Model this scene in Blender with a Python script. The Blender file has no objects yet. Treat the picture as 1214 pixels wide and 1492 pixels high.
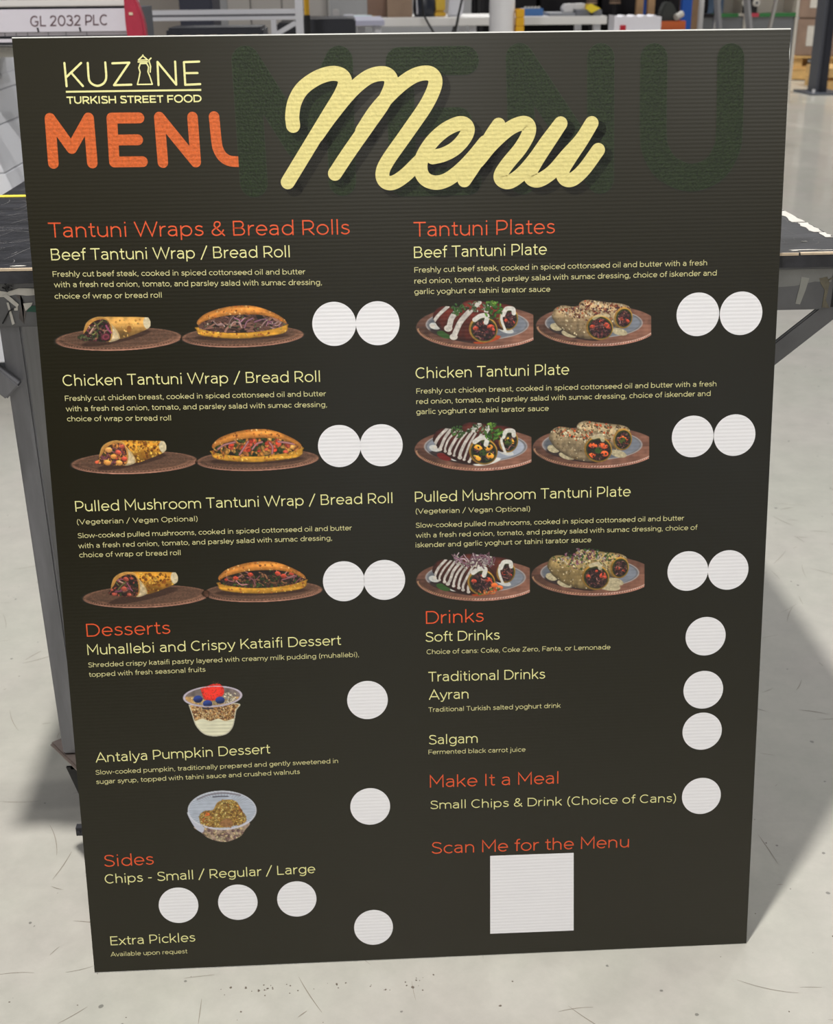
import bpy, bmesh, math, random
import numpy as np
from mathutils import Matrix, Vector

# ------------------------------------------------------------------ camera, world, lights, exposure
random.seed(7); rng = np.random.default_rng(11)
SC = bpy.context.scene; COL = SC.collection
cam_d = bpy.data.cameras.new('camera'); cam = bpy.data.objects.new('camera', cam_d); COL.objects.link(cam)
cam_d.sensor_fit = 'HORIZONTAL'; cam_d.sensor_width = 36.0; cam_d.lens = 36.0*1771.11/1214.0
cam_d.clip_start = .05; cam_d.clip_end = 200
RIGHT = Vector((0.9986024, -0.0520922, -0.0089268))
DOWN = Vector((-0.0290737, -0.4003901, -0.9158834))
FWD = Vector((0.0441361, 0.9148629, -0.4013451))
m = Matrix.Identity(4)
for i in range(3):
    m[i][0] = RIGHT[i]; m[i][1] = -DOWN[i]; m[i][2] = -FWD[i]
m[0][3], m[1][3], m[2][3] = -0.0669788, -1.2860, 1.2360
cam.matrix_world = m
cam_d.dof.use_dof = True; cam_d.dof.focus_distance = 1.47; cam_d.dof.aperture_fstop = 14.0
SC.camera = cam
SC.view_settings.view_transform = 'Standard'; SC.view_settings.look = 'None'
SC.view_settings.exposure = 0.0; SC.view_settings.gamma = 1.0
try: SC.view_settings.use_curve_mapping = False
except Exception: pass

W = bpy.data.worlds.new('hall_light'); SC.world = W; W.use_nodes = True
W.node_tree.nodes['Background'].inputs[0].default_value = (0.80, 0.86, 1.0, 1)
W.node_tree.nodes['Background'].inputs[1].default_value = 0.12

def lamp(name, loc, power, size, color=(1, .98, .94), target=None):
    d = bpy.data.lights.new(name, 'AREA'); d.shape = 'DISK'; d.size = size; d.energy = power; d.color = color
    o = bpy.data.objects.new(name, d); o.location = loc; COL.objects.link(o)
    if target is not None:
        o.rotation_euler = (Vector(target)-Vector(loc)).to_track_quat('-Z', 'Y').to_euler()
    return o
lamp('low_bay_light', (-0.60, -0.42, 4.6), 238, .2)            # the lamp right over the board
for X, Y, P in [(0.2, -7, 80), (0.3, -12, 120), (0.4, -17, 160), (4.2, -10, 120), (5.6, -15, 160), (-6, -6, 60),
                (6.0, 4.5, 120), (-7.5, 4.5, 60), (3.6, 11, 150), (-1, 14, 110), (8, 11, 520), (2, 18, 400), (1.2, 5.6, 70)]:
    lamp('added_hall_lamp', (X, Y, 6.8), P, .3)  # unseen lamps, added to light the background and the board's reflections

# ------------------------------------------------------------------ helpers
def lin(c): return tuple(((v/255.0) ** 2.2) for v in c)
def tag(o, label=None, cat=None, group=None, kind=None):
    if label: o['label'] = label
    if cat: o['category'] = cat
    if group: o['group'] = group
    if kind: o['kind'] = kind
    return o
def empty(name, loc=(0, 0, 0), rot=(0, 0, 0)):
    o = bpy.data.objects.new(name, None); COL.objects.link(o); o.location = loc; o.rotation_euler = rot
    o.empty_display_size = .05
    return o
def nt(name):
    mt = bpy.data.materials.new(name); mt.use_nodes = True
    t = mt.node_tree; return mt, t, t.nodes['Principled BSDF']
def N(t, kind, **kw):
    n = t.nodes.new(kind)
    for k, v in kw.items():
        if k in n.inputs.keys(): n.inputs[k].default_value = v
        else: setattr(n, k, v)
    return n
def mat(name, rgb, rough=.5, metal=0, noise=0.0, nscale=8, bump=0.0, bscale=60, spec=.5, coat=0, stretch=None, alpha=None):
    mt, t, b = nt(name); L = t.links
    c = lin(rgb)
    b.inputs['Base Color'].default_value = (*c, 1); b.inputs['Roughness'].default_value = rough
    b.inputs['Metallic'].default_value = metal; b.inputs['Specular IOR Level'].default_value = spec
    if coat: b.inputs['Coat Weight'].default_value = coat
    tc = N(t, 'ShaderNodeTexCoord')
    src = tc.outputs['Object']
    if stretch:
        mp = N(t, 'ShaderNodeMapping'); mp.inputs['Scale'].default_value = stretch
        L.new(src, mp.inputs[0]); src = mp.outputs[0]
    nz = N(t, 'ShaderNodeTexNoise', Scale=nscale, Detail=6.0, Roughness=.6); L.new(src, nz.inputs['Vector'])
    if noise:
        mr = N(t, 'ShaderNodeMapRange'); L.new(nz.outputs['Fac'], mr.inputs[0])
        mr.inputs[1].default_value = .3; mr.inputs[2].default_value = .7
        mr.inputs[3].default_value = 1-noise; mr.inputs[4].default_value = 1+noise
        mx = N(t, 'ShaderNodeVectorMath', operation='SCALE'); mx.inputs[0].default_value = c
        L.new(mr.outputs[0], mx.inputs['Scale']); L.new(mx.outputs[0], b.inputs['Base Color'])
    if bump:
        n2 = N(t, 'ShaderNodeTexNoise', Scale=bscale, Detail=4.0); L.new(src, n2.inputs['Vector'])
        bp = N(t, 'ShaderNodeBump', Strength=bump, Distance=.002); L.new(n2.outputs['Fac'], bp.inputs['Height'])
        L.new(bp.outputs[0], b.inputs['Normal'])
    return mt

class MB:
    """collects boxes, tubes and polygons; build() links them as one mesh object"""
    def __init__(s): s.v = []; s.f = []
    def add(s, vs, fs):
        k = len(s.v); s.v += [tuple(p) for p in vs]; s.f += [tuple(i+k for i in f) for f in fs]; return s
    def box(s, x0, x1, y0, y1, z0, z1, M=None):
        vs = [(x, y, z) for x in (x0, x1) for y in (y0, y1) for z in (z0, z1)]
        if M is not None: vs = [tuple(M @ Vector(p)) for p in vs]
        return s.add(vs, [(0, 1, 3, 2), (4, 6, 7, 5), (0, 4, 5, 1), (2, 3, 7, 6), (0, 2, 6, 4), (1, 5, 7, 3)])
    def bar(s, a, b, w, h, up=(0, 0, 1)):
        a = Vector(a); b = Vector(b); d = (b-a).normalized(); u = Vector(up)
        r = d.cross(u).normalized(); u = r.cross(d).normalized()
        vs = [p+r*sx*w/2+u*sz*h/2 for p in (a, b) for sx, sz in ((-1, -1), (1, -1), (1, 1), (-1, 1))]
        return s.add(vs, [(0, 3, 2, 1), (4, 5, 6, 7), (0, 1, 5, 4), (1, 2, 6, 5), (2, 3, 7, 6), (3, 0, 4, 7)])
    def tube(s, pts, r, n=10, caps=True):
        pts = [Vector(p) for p in pts]; rs = r if isinstance(r, (list, tuple)) else [r]*len(pts)
        rings = []; ref = None
        for i, p in enumerate(pts):
            d = (pts[min(i+1, len(pts)-1)]-pts[max(i-1, 0)]).normalized()
            if ref is None: ref = Vector((0, 0, 1)) if abs(d.z) < .9 else Vector((1, 0, 0))
            a = d.cross(ref).normalized(); bb = a.cross(d).normalized(); ref = bb
            rings.append([p+(a*math.cos(2*math.pi*k/n)+bb*math.sin(2*math.pi*k/n))*rs[i] for k in range(n)])
        vs = [q for rg in rings for q in rg]; fs = []
        for i in range(len(pts)-1):
            for k in range(n):
                fs.append((i*n+k, i*n+(k+1) % n, (i+1)*n+(k+1) % n, (i+1)*n+k))
        if caps: fs += [tuple(range(n))[::-1], tuple((len(pts)-1)*n+k for k in range(n))]
        return s.add(vs, fs)
    def poly(s, P, thick, axis='z', at=0):
        """flat outline P (2-D) extruded by thick along axis"""
        n = len(P)
        def mk(p, t):
            return {'z': (p[0], p[1], at+t), 'y': (p[0], at+t, p[1]), 'x': (at+t, p[0], p[1])}[axis]
        vs = [mk(p, 0) for p in P]+[mk(p, thick) for p in P]
        fs = [tuple(range(n))[::-1], tuple(range(n, 2*n))]+[(i, (i+1) % n, n+(i+1) % n, n+i) for i in range(n)]
        return s.add(vs, fs)
    def build(s, name, mt, parent=None, bevel=0, smooth=False, loc=None, rot=None, rm=False):
        me = bpy.data.meshes.new(name); me.from_pydata(s.v, [], s.f); me.update()
        bm = bmesh.new(); bm.from_mesh(me)
        bmesh.ops.recalc_face_normals(bm, faces=bm.faces)
        if bevel: bmesh.ops.bevel(bm, geom=bm.edges[:], offset=bevel, segments=2, affect='EDGES', clamp_overlap=True)
        bm.to_mesh(me); bm.free()
        if smooth:
            for p in me.polygons: p.use_smooth = True
        me.materials.append(mt)
        o = bpy.data.objects.new(name, me); COL.objects.link(o)
        if parent: o.parent = parent
        if loc: o.location = loc
        if rot: o.rotation_euler = rot
        return o

# ------------------------------------------------------------------ what is printed on the board, in metres on its face (x across, z up)
INK = 1.0
TEXTS = [
    ('H', -0.4281, -0.0728, 0.9757, -0.003, 'Tantuni Wraps & Bread Rolls'),
    ('I', -0.4267, -0.1452, 0.95, -0.0018, 'Beef Tantuni Wrap / Bread Roll'),
    ('D', -0.4266, -0.1271, 0.9302, -0.0031, 'Freshly cut beef steak, cooked in spiced cottonseed oil and butter'),
    ('D', -0.4262, -0.1082, 0.9176, -0.0036, 'with a fresh red onion, tomato, and parsley salad with sumac dressing,'),
    ('D', -0.4266, -0.3, 0.9053, -0.0012, 'choice of wrap or bread roll'),
    ('H', 0.0027, 0.1735, 0.9704, 0.0006, 'Tantuni Plates'),
    ('I', 0.0034, 0.1639, 0.9457, 0.0011, 'Beef Tantuni Plate'),
    ('D', 0.0035, 0.3602, 0.9288, 0.0017, 'Freshly cut beef steak, cooked in spiced cottonseed oil and butter with a fresh'),
    ('D', 0.0033, 0.3725, 0.9161, 0.0022, 'red onion, tomato, and parsley salad with sumac dressing, choice of iskender and'),
    ('D', 0.003, 0.1685, 0.9022, -0.0004, 'garlic yoghurt or tahini tarator sauce'),
    ('I', -0.4256, -0.1146, 0.8004, -0.0025, 'Chicken Tantuni Wrap / Bread Roll'),
    ('D', -0.4246, -0.1076, 0.7823, -0.002, 'Freshly cut chicken breast, cooked in spiced cottonseed oil and butter'),
    ('D', -0.4246, -0.1073, 0.7692, -0.0026, 'with a fresh red onion, tomato, and parsley salad with sumac dressing,'),
    ('D', -0.4242, -0.2984, 0.7572, -0.0022, 'choice of wrap or bread roll'),
    ('I', 0.0027, 0.1925, 0.8004, 0.0002, 'Chicken Tantuni Plate'),
    ('D', 0.0032, 0.3774, 0.7816, 0.0, 'Freshly cut chicken breast, cooked in spiced cottonseed oil and butter with a fresh'),
    ('D', 0.0029, 0.3705, 0.7692, 0.0009, 'red onion, tomato, and parsley salad with sumac dressing, choice of iskender and'),
    ('D', 0.0027, 0.1675, 0.7561, 0.0002, 'garlic yoghurt or tahini tarator sauce'),
    ('I', -0.4232, -0.0294, 0.6447, -0.0007, 'Pulled Mushroom Tantuni Wrap / Bread Roll'),
    ('D', -0.4227, -0.2735, 0.6286, -0.0002, '(Vegeterian / Vegan Optional)'),
    ('D', -0.4233, -0.081, 0.6109, -0.0002, 'Slow-cooked pulled mushrooms, cooked in spiced cottonseed oil and butter'),
    ('D', -0.4236, -0.1068, 0.5982, 0.0005, 'with a fresh red onion, tomato, and parsley salad with sumac dressing,'),
    ('D', -0.4234, -0.2974, 0.5857, -0.0009, 'choice of wrap or bread roll'),
    ('I', -0.001, 0.2726, 0.6445, -0.0005, 'Pulled Mushroom Tantuni Plate'),
    ('D', -0.0004, 0.1445, 0.6293, -0.001, '(Vegeterian / Vegan Optional)'),
    ('D', -0.0008, 0.3427, 0.6111, -0.0007, 'Slow-cooked pulled mushrooms, cooked in spiced cottonseed oil and butter'),
    ('D', -0.001, 0.3602, 0.5981, -0.0005, 'with a fresh red onion, tomato, and parsley salad with sumac dressing, choice of'),
    ('D', -0.0013, 0.2233, 0.5858, 0.0001, 'iskender and garlic yoghurt or tahini tarator sauce'),
    ('H', -0.4224, -0.3166, 0.4816, 0.0002, 'Desserts'),
    ('I', -0.4232, -0.0992, 0.4579, 0.0019, 'Muhallebi and Crispy Kataifi Dessert'),
    ('D', -0.4238, -0.0773, 0.4412, 0.0018, 'Shredded crispy kataifi pastry layered with creamy milk pudding (muhallebi),'),
    ('D', -0.4241, -0.2752, 0.4281, 0.0017, 'topped with fresh seasonal fruits'),
    ('I', -0.4247, -0.1968, 0.3105, 0.0035, 'Antalya Pumpkin Dessert'),
    ('D', -0.426, -0.1091, 0.2934, 0.0035, 'Slow-cooked pumpkin, traditionally prepared and gently sweetened in'),
    ('D', -0.4263, -0.1599, 0.2801, 0.0034, 'sugar syrup, topped with tahini sauce and crushed walnuts'),
    ('H', -0.425, -0.3592, 0.1589, 0.0004, 'Sides'),
    ('I', -0.4257, -0.145, 0.1353, 0.0026, 'Chips - Small / Regular / Large'),
    ('I', -0.4252, -0.3112, 0.0415, 0.0001, 'Extra Pickles'),
    ('D', -0.4265, -0.3226, 0.0244, -0.0003, 'Available upon request'),
    ('H', 0.0102, 0.0848, 0.4837, 0.0003, 'Drinks'),
    ('I', 0.009, 0.1054, 0.4591, -0.0001, 'Soft Drinks'),
    ('D', 0.0103, 0.2506, 0.4414, -0.0019, 'Choice of cans: Coke, Coke Zero, Fanta, or Lemonade'),
    ('I', 0.0113, 0.165, 0.4038, -0.0015, 'Traditional Drinks'),
    ('I', 0.0121, 0.0642, 0.3793, -0.0002, 'Ayran'),
    ('D', 0.011, 0.1859, 0.362, -0.0007, 'Traditional Turkish salted yoghurt drink'),
    ('I', 0.0111, 0.0758, 0.3164, 0.0, 'Salgam'),
    ('D', 0.0105, 0.1395, 0.3019, -0.0013, 'Fermented black carrot juice'),
    ('H', 0.0116, 0.1837, 0.2541, -0.0014, 'Make It a Meal'),
    ('I', 0.0115, 0.3438, 0.2216, -0.004, 'Small Chips & Drink (Choice of Cans)'),
    ('H', 0.0121, 0.2811, 0.1566, -0.0026, 'Scan Me for the Menu'),
]
CIRCLES = [(-0.095, 0.8689), (-0.0422, 0.8685), (0.351, 0.8707), (0.4048, 0.8708), (-0.0936, 0.7187), (-0.0415, 0.7183), (0.3497, 0.7189), (0.4031, 0.7192), (-0.0937, 0.5441), (-0.042, 0.5442), (0.3493, 0.5433), (0.4021, 0.543), (-0.068, 0.382), (-0.0685, 0.2309), (-0.3305, 0.0972), (-0.2509, 0.0979), (-0.1714, 0.099), (-0.0688, 0.051), (0.3758, 0.4539), (0.3754, 0.3795), (0.376, 0.3208), (0.3783, 0.227)]
SCRIPT_WORD = [[(-0.1351, 1.0993), (-0.1356, 1.1104), (-0.132, 1.126), (-0.1223, 1.1405), (-0.1055, 1.1515), (-0.089, 1.1563), (-0.0773, 1.1543), (-0.073, 1.1467), (-0.0783, 1.1331), (-0.0939, 1.1098), (-0.1183, 1.0737), (-0.144, 1.0357)], [(-0.1079, 1.0879), (-0.0906, 1.1097), (-0.0667, 1.1361), (-0.0466, 1.1514), (-0.0301, 1.1555), (-0.021, 1.1517), (-0.0199, 1.1417), (-0.0292, 1.123), (-0.0481, 1.0981), (-0.0722, 1.0666), (-0.0882, 1.0445)], [(-0.0548, 1.0918), (-0.0377, 1.1153), (-0.014, 1.1385), (0.006, 1.152), (0.0225, 1.1555), (0.031, 1.1504), (0.0308, 1.1395), (0.0203, 1.1192), (-0.0018, 1.0895), (-0.0258, 1.0579), (-0.0322, 1.0436), (-0.0291, 1.0345), (-0.0197, 1.033), (-0.0062, 1.0406), (0.0091, 1.0542), (0.0227, 1.0668)], [(0.0277, 1.0613), (0.0411, 1.0643), (0.0545, 1.0711), (0.0653, 1.0821), (0.0694, 1.0916), (0.0655, 1.098), (0.0565, 1.0982), (0.0414, 1.0911), (0.0262, 1.0779), (0.0149, 1.0605), (0.0134, 1.046), (0.0189, 1.0363), (0.0306, 1.0322), (0.0441, 1.0352), (0.0593, 1.0453), (0.0745, 1.0596), (0.0897, 1.077)], [(0.1058, 1.0965), (0.0964, 1.0833), (0.0812, 1.0579), (0.0649, 1.0345)], [(0.0812, 1.0562), (0.0981, 1.0752), (0.1182, 1.0919), (0.1333, 1.098), (0.141, 1.0954), (0.141, 1.0858), (0.1316, 1.0699), (0.1165, 1.0525), (0.108, 1.0397), (0.1107, 1.0331), (0.1198, 1.032), (0.1333, 1.0409), (0.1485, 1.0574), (0.1635, 1.0775), (0.1792, 1.097)], [(0.1792, 1.097), (0.1669, 1.079), (0.1518, 1.0567), (0.1435, 1.0414), (0.1459, 1.0342), (0.1553, 1.0334), (0.1705, 1.0429), (0.1872, 1.061), (0.2039, 1.0785), (0.2161, 1.0968)], [(0.2161, 1.0968), (0.2039, 1.0769), (0.1907, 1.0578), (0.1823, 1.0433), (0.1851, 1.0342), (0.1943, 1.0334), (0.2077, 1.0445), (0.2243, 1.0663)]]
GREEN_WORD = [[(-0.1866, 1.1718), (-0.1838, 1.0351)], [(-0.1866, 1.1718), (-0.1282, 1.0761), (-0.0793, 1.1706)], [(-0.0793, 1.1706), (-0.0797, 1.0349)], [(0.0671, 1.1688), (-0.0095, 1.1682), (-0.0075, 1.033), (0.0692, 1.0333)], [(-0.0061, 1.1005), (0.0584, 1.1011)], [(0.1304, 1.1711), (0.1347, 1.033)], [(0.1304, 1.1711), (0.2277, 1.0322)], [(0.2259, 1.1699), (0.2277, 1.0322)], [(0.2886, 1.1692), (0.2899, 1.0877), (0.2938, 1.0643), (0.3085, 1.0436), (0.337, 1.0328), (0.3641, 1.0419), (0.3782, 1.063), (0.3814, 1.0864), (0.3797, 1.1681)]]
ORANGE_WORD = [[(-0.4146, 1.1112), (-0.415, 1.0613)], [(-0.4146, 1.1112), (-0.3926, 1.0776), (-0.3705, 1.111)], [(-0.3705, 1.111), (-0.3701, 1.061)], [(-0.3127, 1.1104), (-0.3439, 1.1106), (-0.3446, 1.0617), (-0.312, 1.0616)], [(-0.3441, 1.0862), (-0.3158, 1.0861)], [(-0.2893, 1.1108), (-0.2885, 1.0602)], [(-0.2893, 1.1108), (-0.2503, 1.0602)], [(-0.2511, 1.1103), (-0.2503, 1.0602)], [(-0.2262, 1.1105), (-0.2248, 1.0821), (-0.2228, 1.0726), (-0.2179, 1.0649), (-0.2092, 1.0605), (-0.1934, 1.0597)]]
LOGO = [[(-0.3931, 1.1715), (-0.3927, 1.1463)], [(-0.3743, 1.1713), (-0.3923, 1.1561)], [(-0.3862, 1.1608), (-0.3742, 1.1462)], [(-0.3667, 1.1712), (-0.3669, 1.1561), (-0.3658, 1.1509), (-0.3622, 1.1476), (-0.3571, 1.1462), (-0.3517, 1.148), (-0.3484, 1.1513), (-0.3468, 1.1568), (-0.3468, 1.1715)], [(-0.3388, 1.1705), (-0.3195, 1.171), (-0.3387, 1.1467), (-0.3189, 1.147)], [(-0.2879, 1.1462), (-0.2874, 1.1714), (-0.2676, 1.1463), (-0.2673, 1.1715)], [(-0.2399, 1.1712), (-0.2573, 1.1708), (-0.2573, 1.146), (-0.2401, 1.1466)], [(-0.2573, 1.1588), (-0.2425, 1.1588)], [(-0.3089, 1.1738), (-0.3036, 1.1782), (-0.2985, 1.1737), (-0.3089, 1.1735)], [(-0.3094, 1.1716), (-0.2986, 1.1717)], [(-0.3071, 1.1698), (-0.3091, 1.165), (-0.3079, 1.1606), (-0.3095, 1.1545), (-0.3119, 1.1471), (-0.2949, 1.1471), (-0.297, 1.1552), (-0.299, 1.1608), (-0.2979, 1.166), (-0.2999, 1.17)], [(-0.3071, 1.1698), (-0.2999, 1.17)], [(-0.2945, 1.1755), (-0.297, 1.1733), (-0.2967, 1.1711), (-0.2955, 1.1667), (-0.2965, 1.1604)], [(-0.3035, 1.1789), (-0.3034, 1.1782)]]
LOGO_LINE = [(-0.394, 1.1402), (-0.2393, 1.1402)]
LOGO_TEXT = [(-0.3947, 1.1272), (-0.2394, 1.1262)]
QR = [(0.0912, 0.0334), (0.2068, 0.0327), (0.2055, 0.1505), (0.0917, 0.1512)]
PICTURES = [
    ('wrap', 511, (-0.4361, 0.8412), (-0.2803, 0.8375), (-0.2763, 0.9031), (-0.4305, 0.9063)),
    ('roll', 511, (-0.2861, 0.8377), (-0.1287, 0.834), (-0.1262, 0.8999), (-0.282, 0.9032)),
    ('plate', 543, (-0.0016, 0.8327), (0.1588, 0.829), (0.1584, 0.8997), (-0.0002, 0.903)),
    ('plate', 573, (0.146, 0.8318), (0.2993, 0.8283), (0.2974, 0.8993), (0.1458, 0.9024)),
    ('wrap', 511, (-0.4299, 0.6891), (-0.2703, 0.6846), (-0.2663, 0.7532), (-0.4242, 0.7573)),
    ('roll', 511, (-0.2771, 0.6848), (-0.1159, 0.6802), (-0.1134, 0.7492), (-0.273, 0.7534)),
    ('plate', 524, (-0.0045, 0.6814), (0.1596, 0.6768), (0.1592, 0.7482), (-0.0031, 0.7524)),
    ('plate', 558, (0.1422, 0.6773), (0.3035, 0.6727), (0.3015, 0.7471), (0.142, 0.7512)),
    ('wrap', 511, (-0.4296, 0.5162), (-0.2658, 0.5106), (-0.2617, 0.5829), (-0.4238, 0.588)),
    ('roll', 525, (-0.2787, 0.5129), (-0.1177, 0.5074), (-0.1151, 0.58), (-0.2745, 0.5851)),
    ('plate', 571, (-0.0078, 0.511), (0.156, 0.5055), (0.1557, 0.585), (-0.0062, 0.5901)),
    ('plate', 574, (0.1409, 0.5097), (0.3035, 0.5042), (0.3015, 0.5832), (0.1407, 0.5882)),
    ('cup', 1048, (-0.3203, 0.3344), (-0.2225, 0.3305), (-0.2181, 0.4208), (-0.3146, 0.4244)),
    ('bowl', 920, (-0.3236, 0.1812), (-0.2109, 0.1761), (-0.2066, 0.2695), (-0.3178, 0.2742)),
]

# ------------------------------------------------------------------ menu board
TILT = math.radians(10.5)
def print_mat(name, rgb=None, attr=False, rough=.33, noise=0, nscale=300, nbump=0, spec=.5, fl=1.0, alpha=None, mott=0):
    """inked corrugated sheet: colour plus the fine horizontal fluting of the sheet"""
    mt, t, b = nt(name); L = t.links
    tc = N(t, 'ShaderNodeTexCoord'); sx = N(t, 'ShaderNodeSeparateXYZ'); L.new(tc.outputs['Object'], sx.inputs[0])
    mu = N(t, 'ShaderNodeMath', operation='MULTIPLY'); mu.inputs[1].default_value = 2*math.pi/.0046; L.new(sx.outputs['Z'], mu.inputs[0])
    sn = N(t, 'ShaderNodeMath', operation='SINE'); L.new(mu.outputs[0], sn.inputs[0])
    bp = N(t, 'ShaderNodeBump', Strength=1.0, Distance=.00004*fl); L.new(sn.outputs[0], bp.inputs['Height'])
    last = bp
    if nbump:
        nz = N(t, 'ShaderNodeTexNoise', Scale=nscale, Detail=4.0); L.new(tc.outputs['Object'], nz.inputs['Vector'])
        b2 = N(t, 'ShaderNodeBump', Strength=1.0, Distance=nbump); L.new(nz.outputs['Fac'], b2.inputs['Height'])
        L.new(bp.outputs[0], b2.inputs['Normal']); last = b2
    L.new(last.outputs[0], b.inputs['Normal'])
    b.inputs['Roughness'].default_value = rough; b.inputs['Specular IOR Level'].default_value = spec
    if attr:
        at = N(t, 'ShaderNodeAttribute', attribute_name='Col'); L.new(at.outputs['Color'], b.inputs['Base Color'])
    else:
        c = lin(rgb); b.inputs['Base Color'].default_value = (*c, 1)
        if noise:
            nz = N(t, 'ShaderNodeTexNoise', Scale=nscale, Detail=5.0, Roughness=.7); L.new(tc.outputs['Object'], nz.inputs['Vector'])
            mr = N(t, 'ShaderNodeMapRange'); L.new(nz.outputs['Fac'], mr.inputs[0])
            mr.inputs[1].default_value = .3; mr.inputs[2].default_value = .7; mr.inputs[3].default_value = 1-noise; mr.inputs[4].default_value = 1+noise
            mx = N(t, 'ShaderNodeVectorMath', operation='SCALE'); mx.inputs[0].default_value = c
            L.new(mr.outputs[0], mx.inputs['Scale']); L.new(mx.outputs[0], b.inputs['Base Color'])
    if alpha is not None: b.inputs['Alpha'].default_value = alpha
    return mt
M_core = mat('white_corrugated_plastic', (243, 243, 238), .45)
M_sheet = print_mat('dark_olive_print', (31, 28, 8), spec=.5, rough=.28, fl=.34)
M_white = print_mat('unprinted_white', (236, 234, 236), rough=.4)
M_cream = print_mat('cream_ink', (236, 231, 160), rough=.4)
M_pale = print_mat('pale_cream_ink', (218, 211, 152), rough=.4)
M_orange = print_mat('orange_ink', (228, 88, 46), rough=.4)
M_gold = print_mat('gold_letter_ink', (226, 212, 138), rough=.4, noise=.06, nscale=200, nbump=.0005)
M_rust = print_mat('orange_leather_print', (206, 96, 42), rough=.42, noise=.28, nscale=260, nbump=.0004)
M_green = print_mat('dark_green_felt_print', (36, 46, 26), rough=.42, spec=.4, noise=.8, nscale=420, nbump=.0004)
M_shade = print_mat('printed_letter_shadow', (14, 15, 16), rough=.4, alpha=.32)
M_rim = print_mat('letter_rim_print', (46, 54, 38), rough=.42)

board = empty('menu_board', (0, 0, 0), (-TILT, 0, 0))
tag(board, 'tall dark olive menu board leaning on the black workbench, printed with food pictures', 'menu board')
TH = .004
b = MB(); b.box(-.45, .45, .0006, .0010, 0, 1.2); b.box(-.45, .45, TH-.0004, TH, 0, 1.2)
b.build('panel', M_core, board)
b = MB(); z = 0
while z < 1.2: b.box(-.4497, .4497, .001, TH-.0004, z, z+.0004); z += .0046
b.box(-.4497, .4497, .001, TH-.0004, 1.1992, 1.2); b.box(-.4497, .4497, .001, TH-.0004, 0, .0008)
tag(b.build('flute_web', M_core, board), kind='stuff')
# printed face, edges slightly nicked on the right like the cut sheet
P = [(-.45, .0013), (.4498, .0006)]
zz = .03
while zz < 1.19:
    P.append((.4498-(zz > 1.13)*(random.random() < .3)*random.random()*.0016, zz)); zz += .013
P += [(.4498, 1.1984), (-.45, 1.1987)]
MB().poly(P, .0006, 'y', 0).build('print_sheet', M_sheet, board)

class Flat:
    """flat inked shapes lying on the face of the board (x across, z up the board)"""
    def __init__(s, lift): s.v = []; s.f = []; s.y = -lift
    def quadstrip(s, A, B):
        k = len(s.v); n = len(A)
        s.v += [(p[0], s.y, p[1]) for p in A]+[(p[0], s.y, p[1]) for p in B]
        s.f += [(k+i, k+i+1, k+n+i+1, k+n+i) for i in range(n-1)]; s.y -= 4e-6
    def fan(s, P):
        k = len(s.v); s.v += [(p[0], s.y, p[1]) for p in P]; s.f.append(tuple(range(k, k+len(P)))); s.y -= 4e-6
    def stroke(s, P, w, rnd=False, sx=1.0):
        """ribbon of width w along P; mitred joints, round caps if rnd"""
        P = np.array(P, float)
        keep = [0]+[i for i in range(1, len(P)) if np.hypot(*(P[i]-P[i-1])) > 1e-7]
        P = P[keep]
        if rnd and len(P) > 2:        # round joints: break the ribbon at sharp corners
            for i in range(1, len(P)-1):
                a = P[i]-P[i-1]; c = P[i+1]-P[i]
                if (a@c)/np.hypot(*a)/np.hypot(*c) < .8:
                    s.stroke(P[:i+1], w, True); s.stroke(P[i:], w, True); return
        closed = len(P) > 3 and np.hypot(*(P[0]-P[-1])) < 1e-5
        if len(P) < 2:
            s.disc(P[0], w/2); return
        D = P[1:]-P[:-1]; D /= np.hypot(D[:, 0], D[:, 1])[:, None]; Nn = np.stack([-D[:, 1], D[:, 0]], 1)
        V = []
        for i in range(len(P)):
            if closed and i in (0, len(P)-1): a, b2 = Nn[-1], Nn[0]
            else: a, b2 = Nn[max(i-1, 0)], Nn[min(i, len(Nn)-1)]
            mm = a+b2; l = np.hypot(*mm)
            if l < .2: V.append(b2*w/2); continue
            mm /= l; V.append(mm*min(w/2/max(mm@a, .3), w*1.1))
        V = np.array(V)
        s.quadstrip(P+V, P-V)
        if rnd:
            for p in ([] if closed else [P[0], P[-1]]): s.disc(p, w/2)
            for i in range(1, len(D)):
                if D[i-1]@D[i] < .9: s.disc(P[i], w/2)
    def disc(s, c, r, n=20):
        s.fan([(c[0]+r*math.cos(2*math.pi*i/n), c[1]+r*math.sin(2*math.pi*i/n)) for i in range(n)])
    def build(s, name, mt, label=None):
        me = bpy.data.meshes.new(name); me.from_pydata(s.v, [], s.f); me.update(); me.materials.append(mt)
        bm = bmesh.new(); bm.from_mesh(me); bm.normal_update()
        for f in bm.faces:
            if f.normal.y > 0: f.normal_flip()
        bm.to_mesh(me); bm.free()
        o = bpy.data.objects.new(name, me); COL.objects.link(o); o.parent = board
        if label: o['label'] = label
        return o
def arc(cx, cy, rx, ry, a0, a1, n=10):
    return [(cx+rx*math.cos(math.radians(a0+(a1-a0)*i/n)), cy+ry*math.sin(math.radians(a0+(a1-a0)*i/n))) for i in range(n+1)]
def spline(P, n=8):
    P = [np.array(p, float) for p in P]; P = [2*P[0]-P[1]]+P+[2*P[-1]-P[-2]]; out = []
    for i in range(1, len(P)-2):
        a, b2, c, d = P[i-1:i+3]
        for k in range(n):
            t = k/n; out.append(.5*((2*b2)+(-a+c)*t+(2*a-5*b2+4*c-d)*t*t+(-a+3*b2-3*c+d)*t**3))
    out.append(P[-2]); return out

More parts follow.
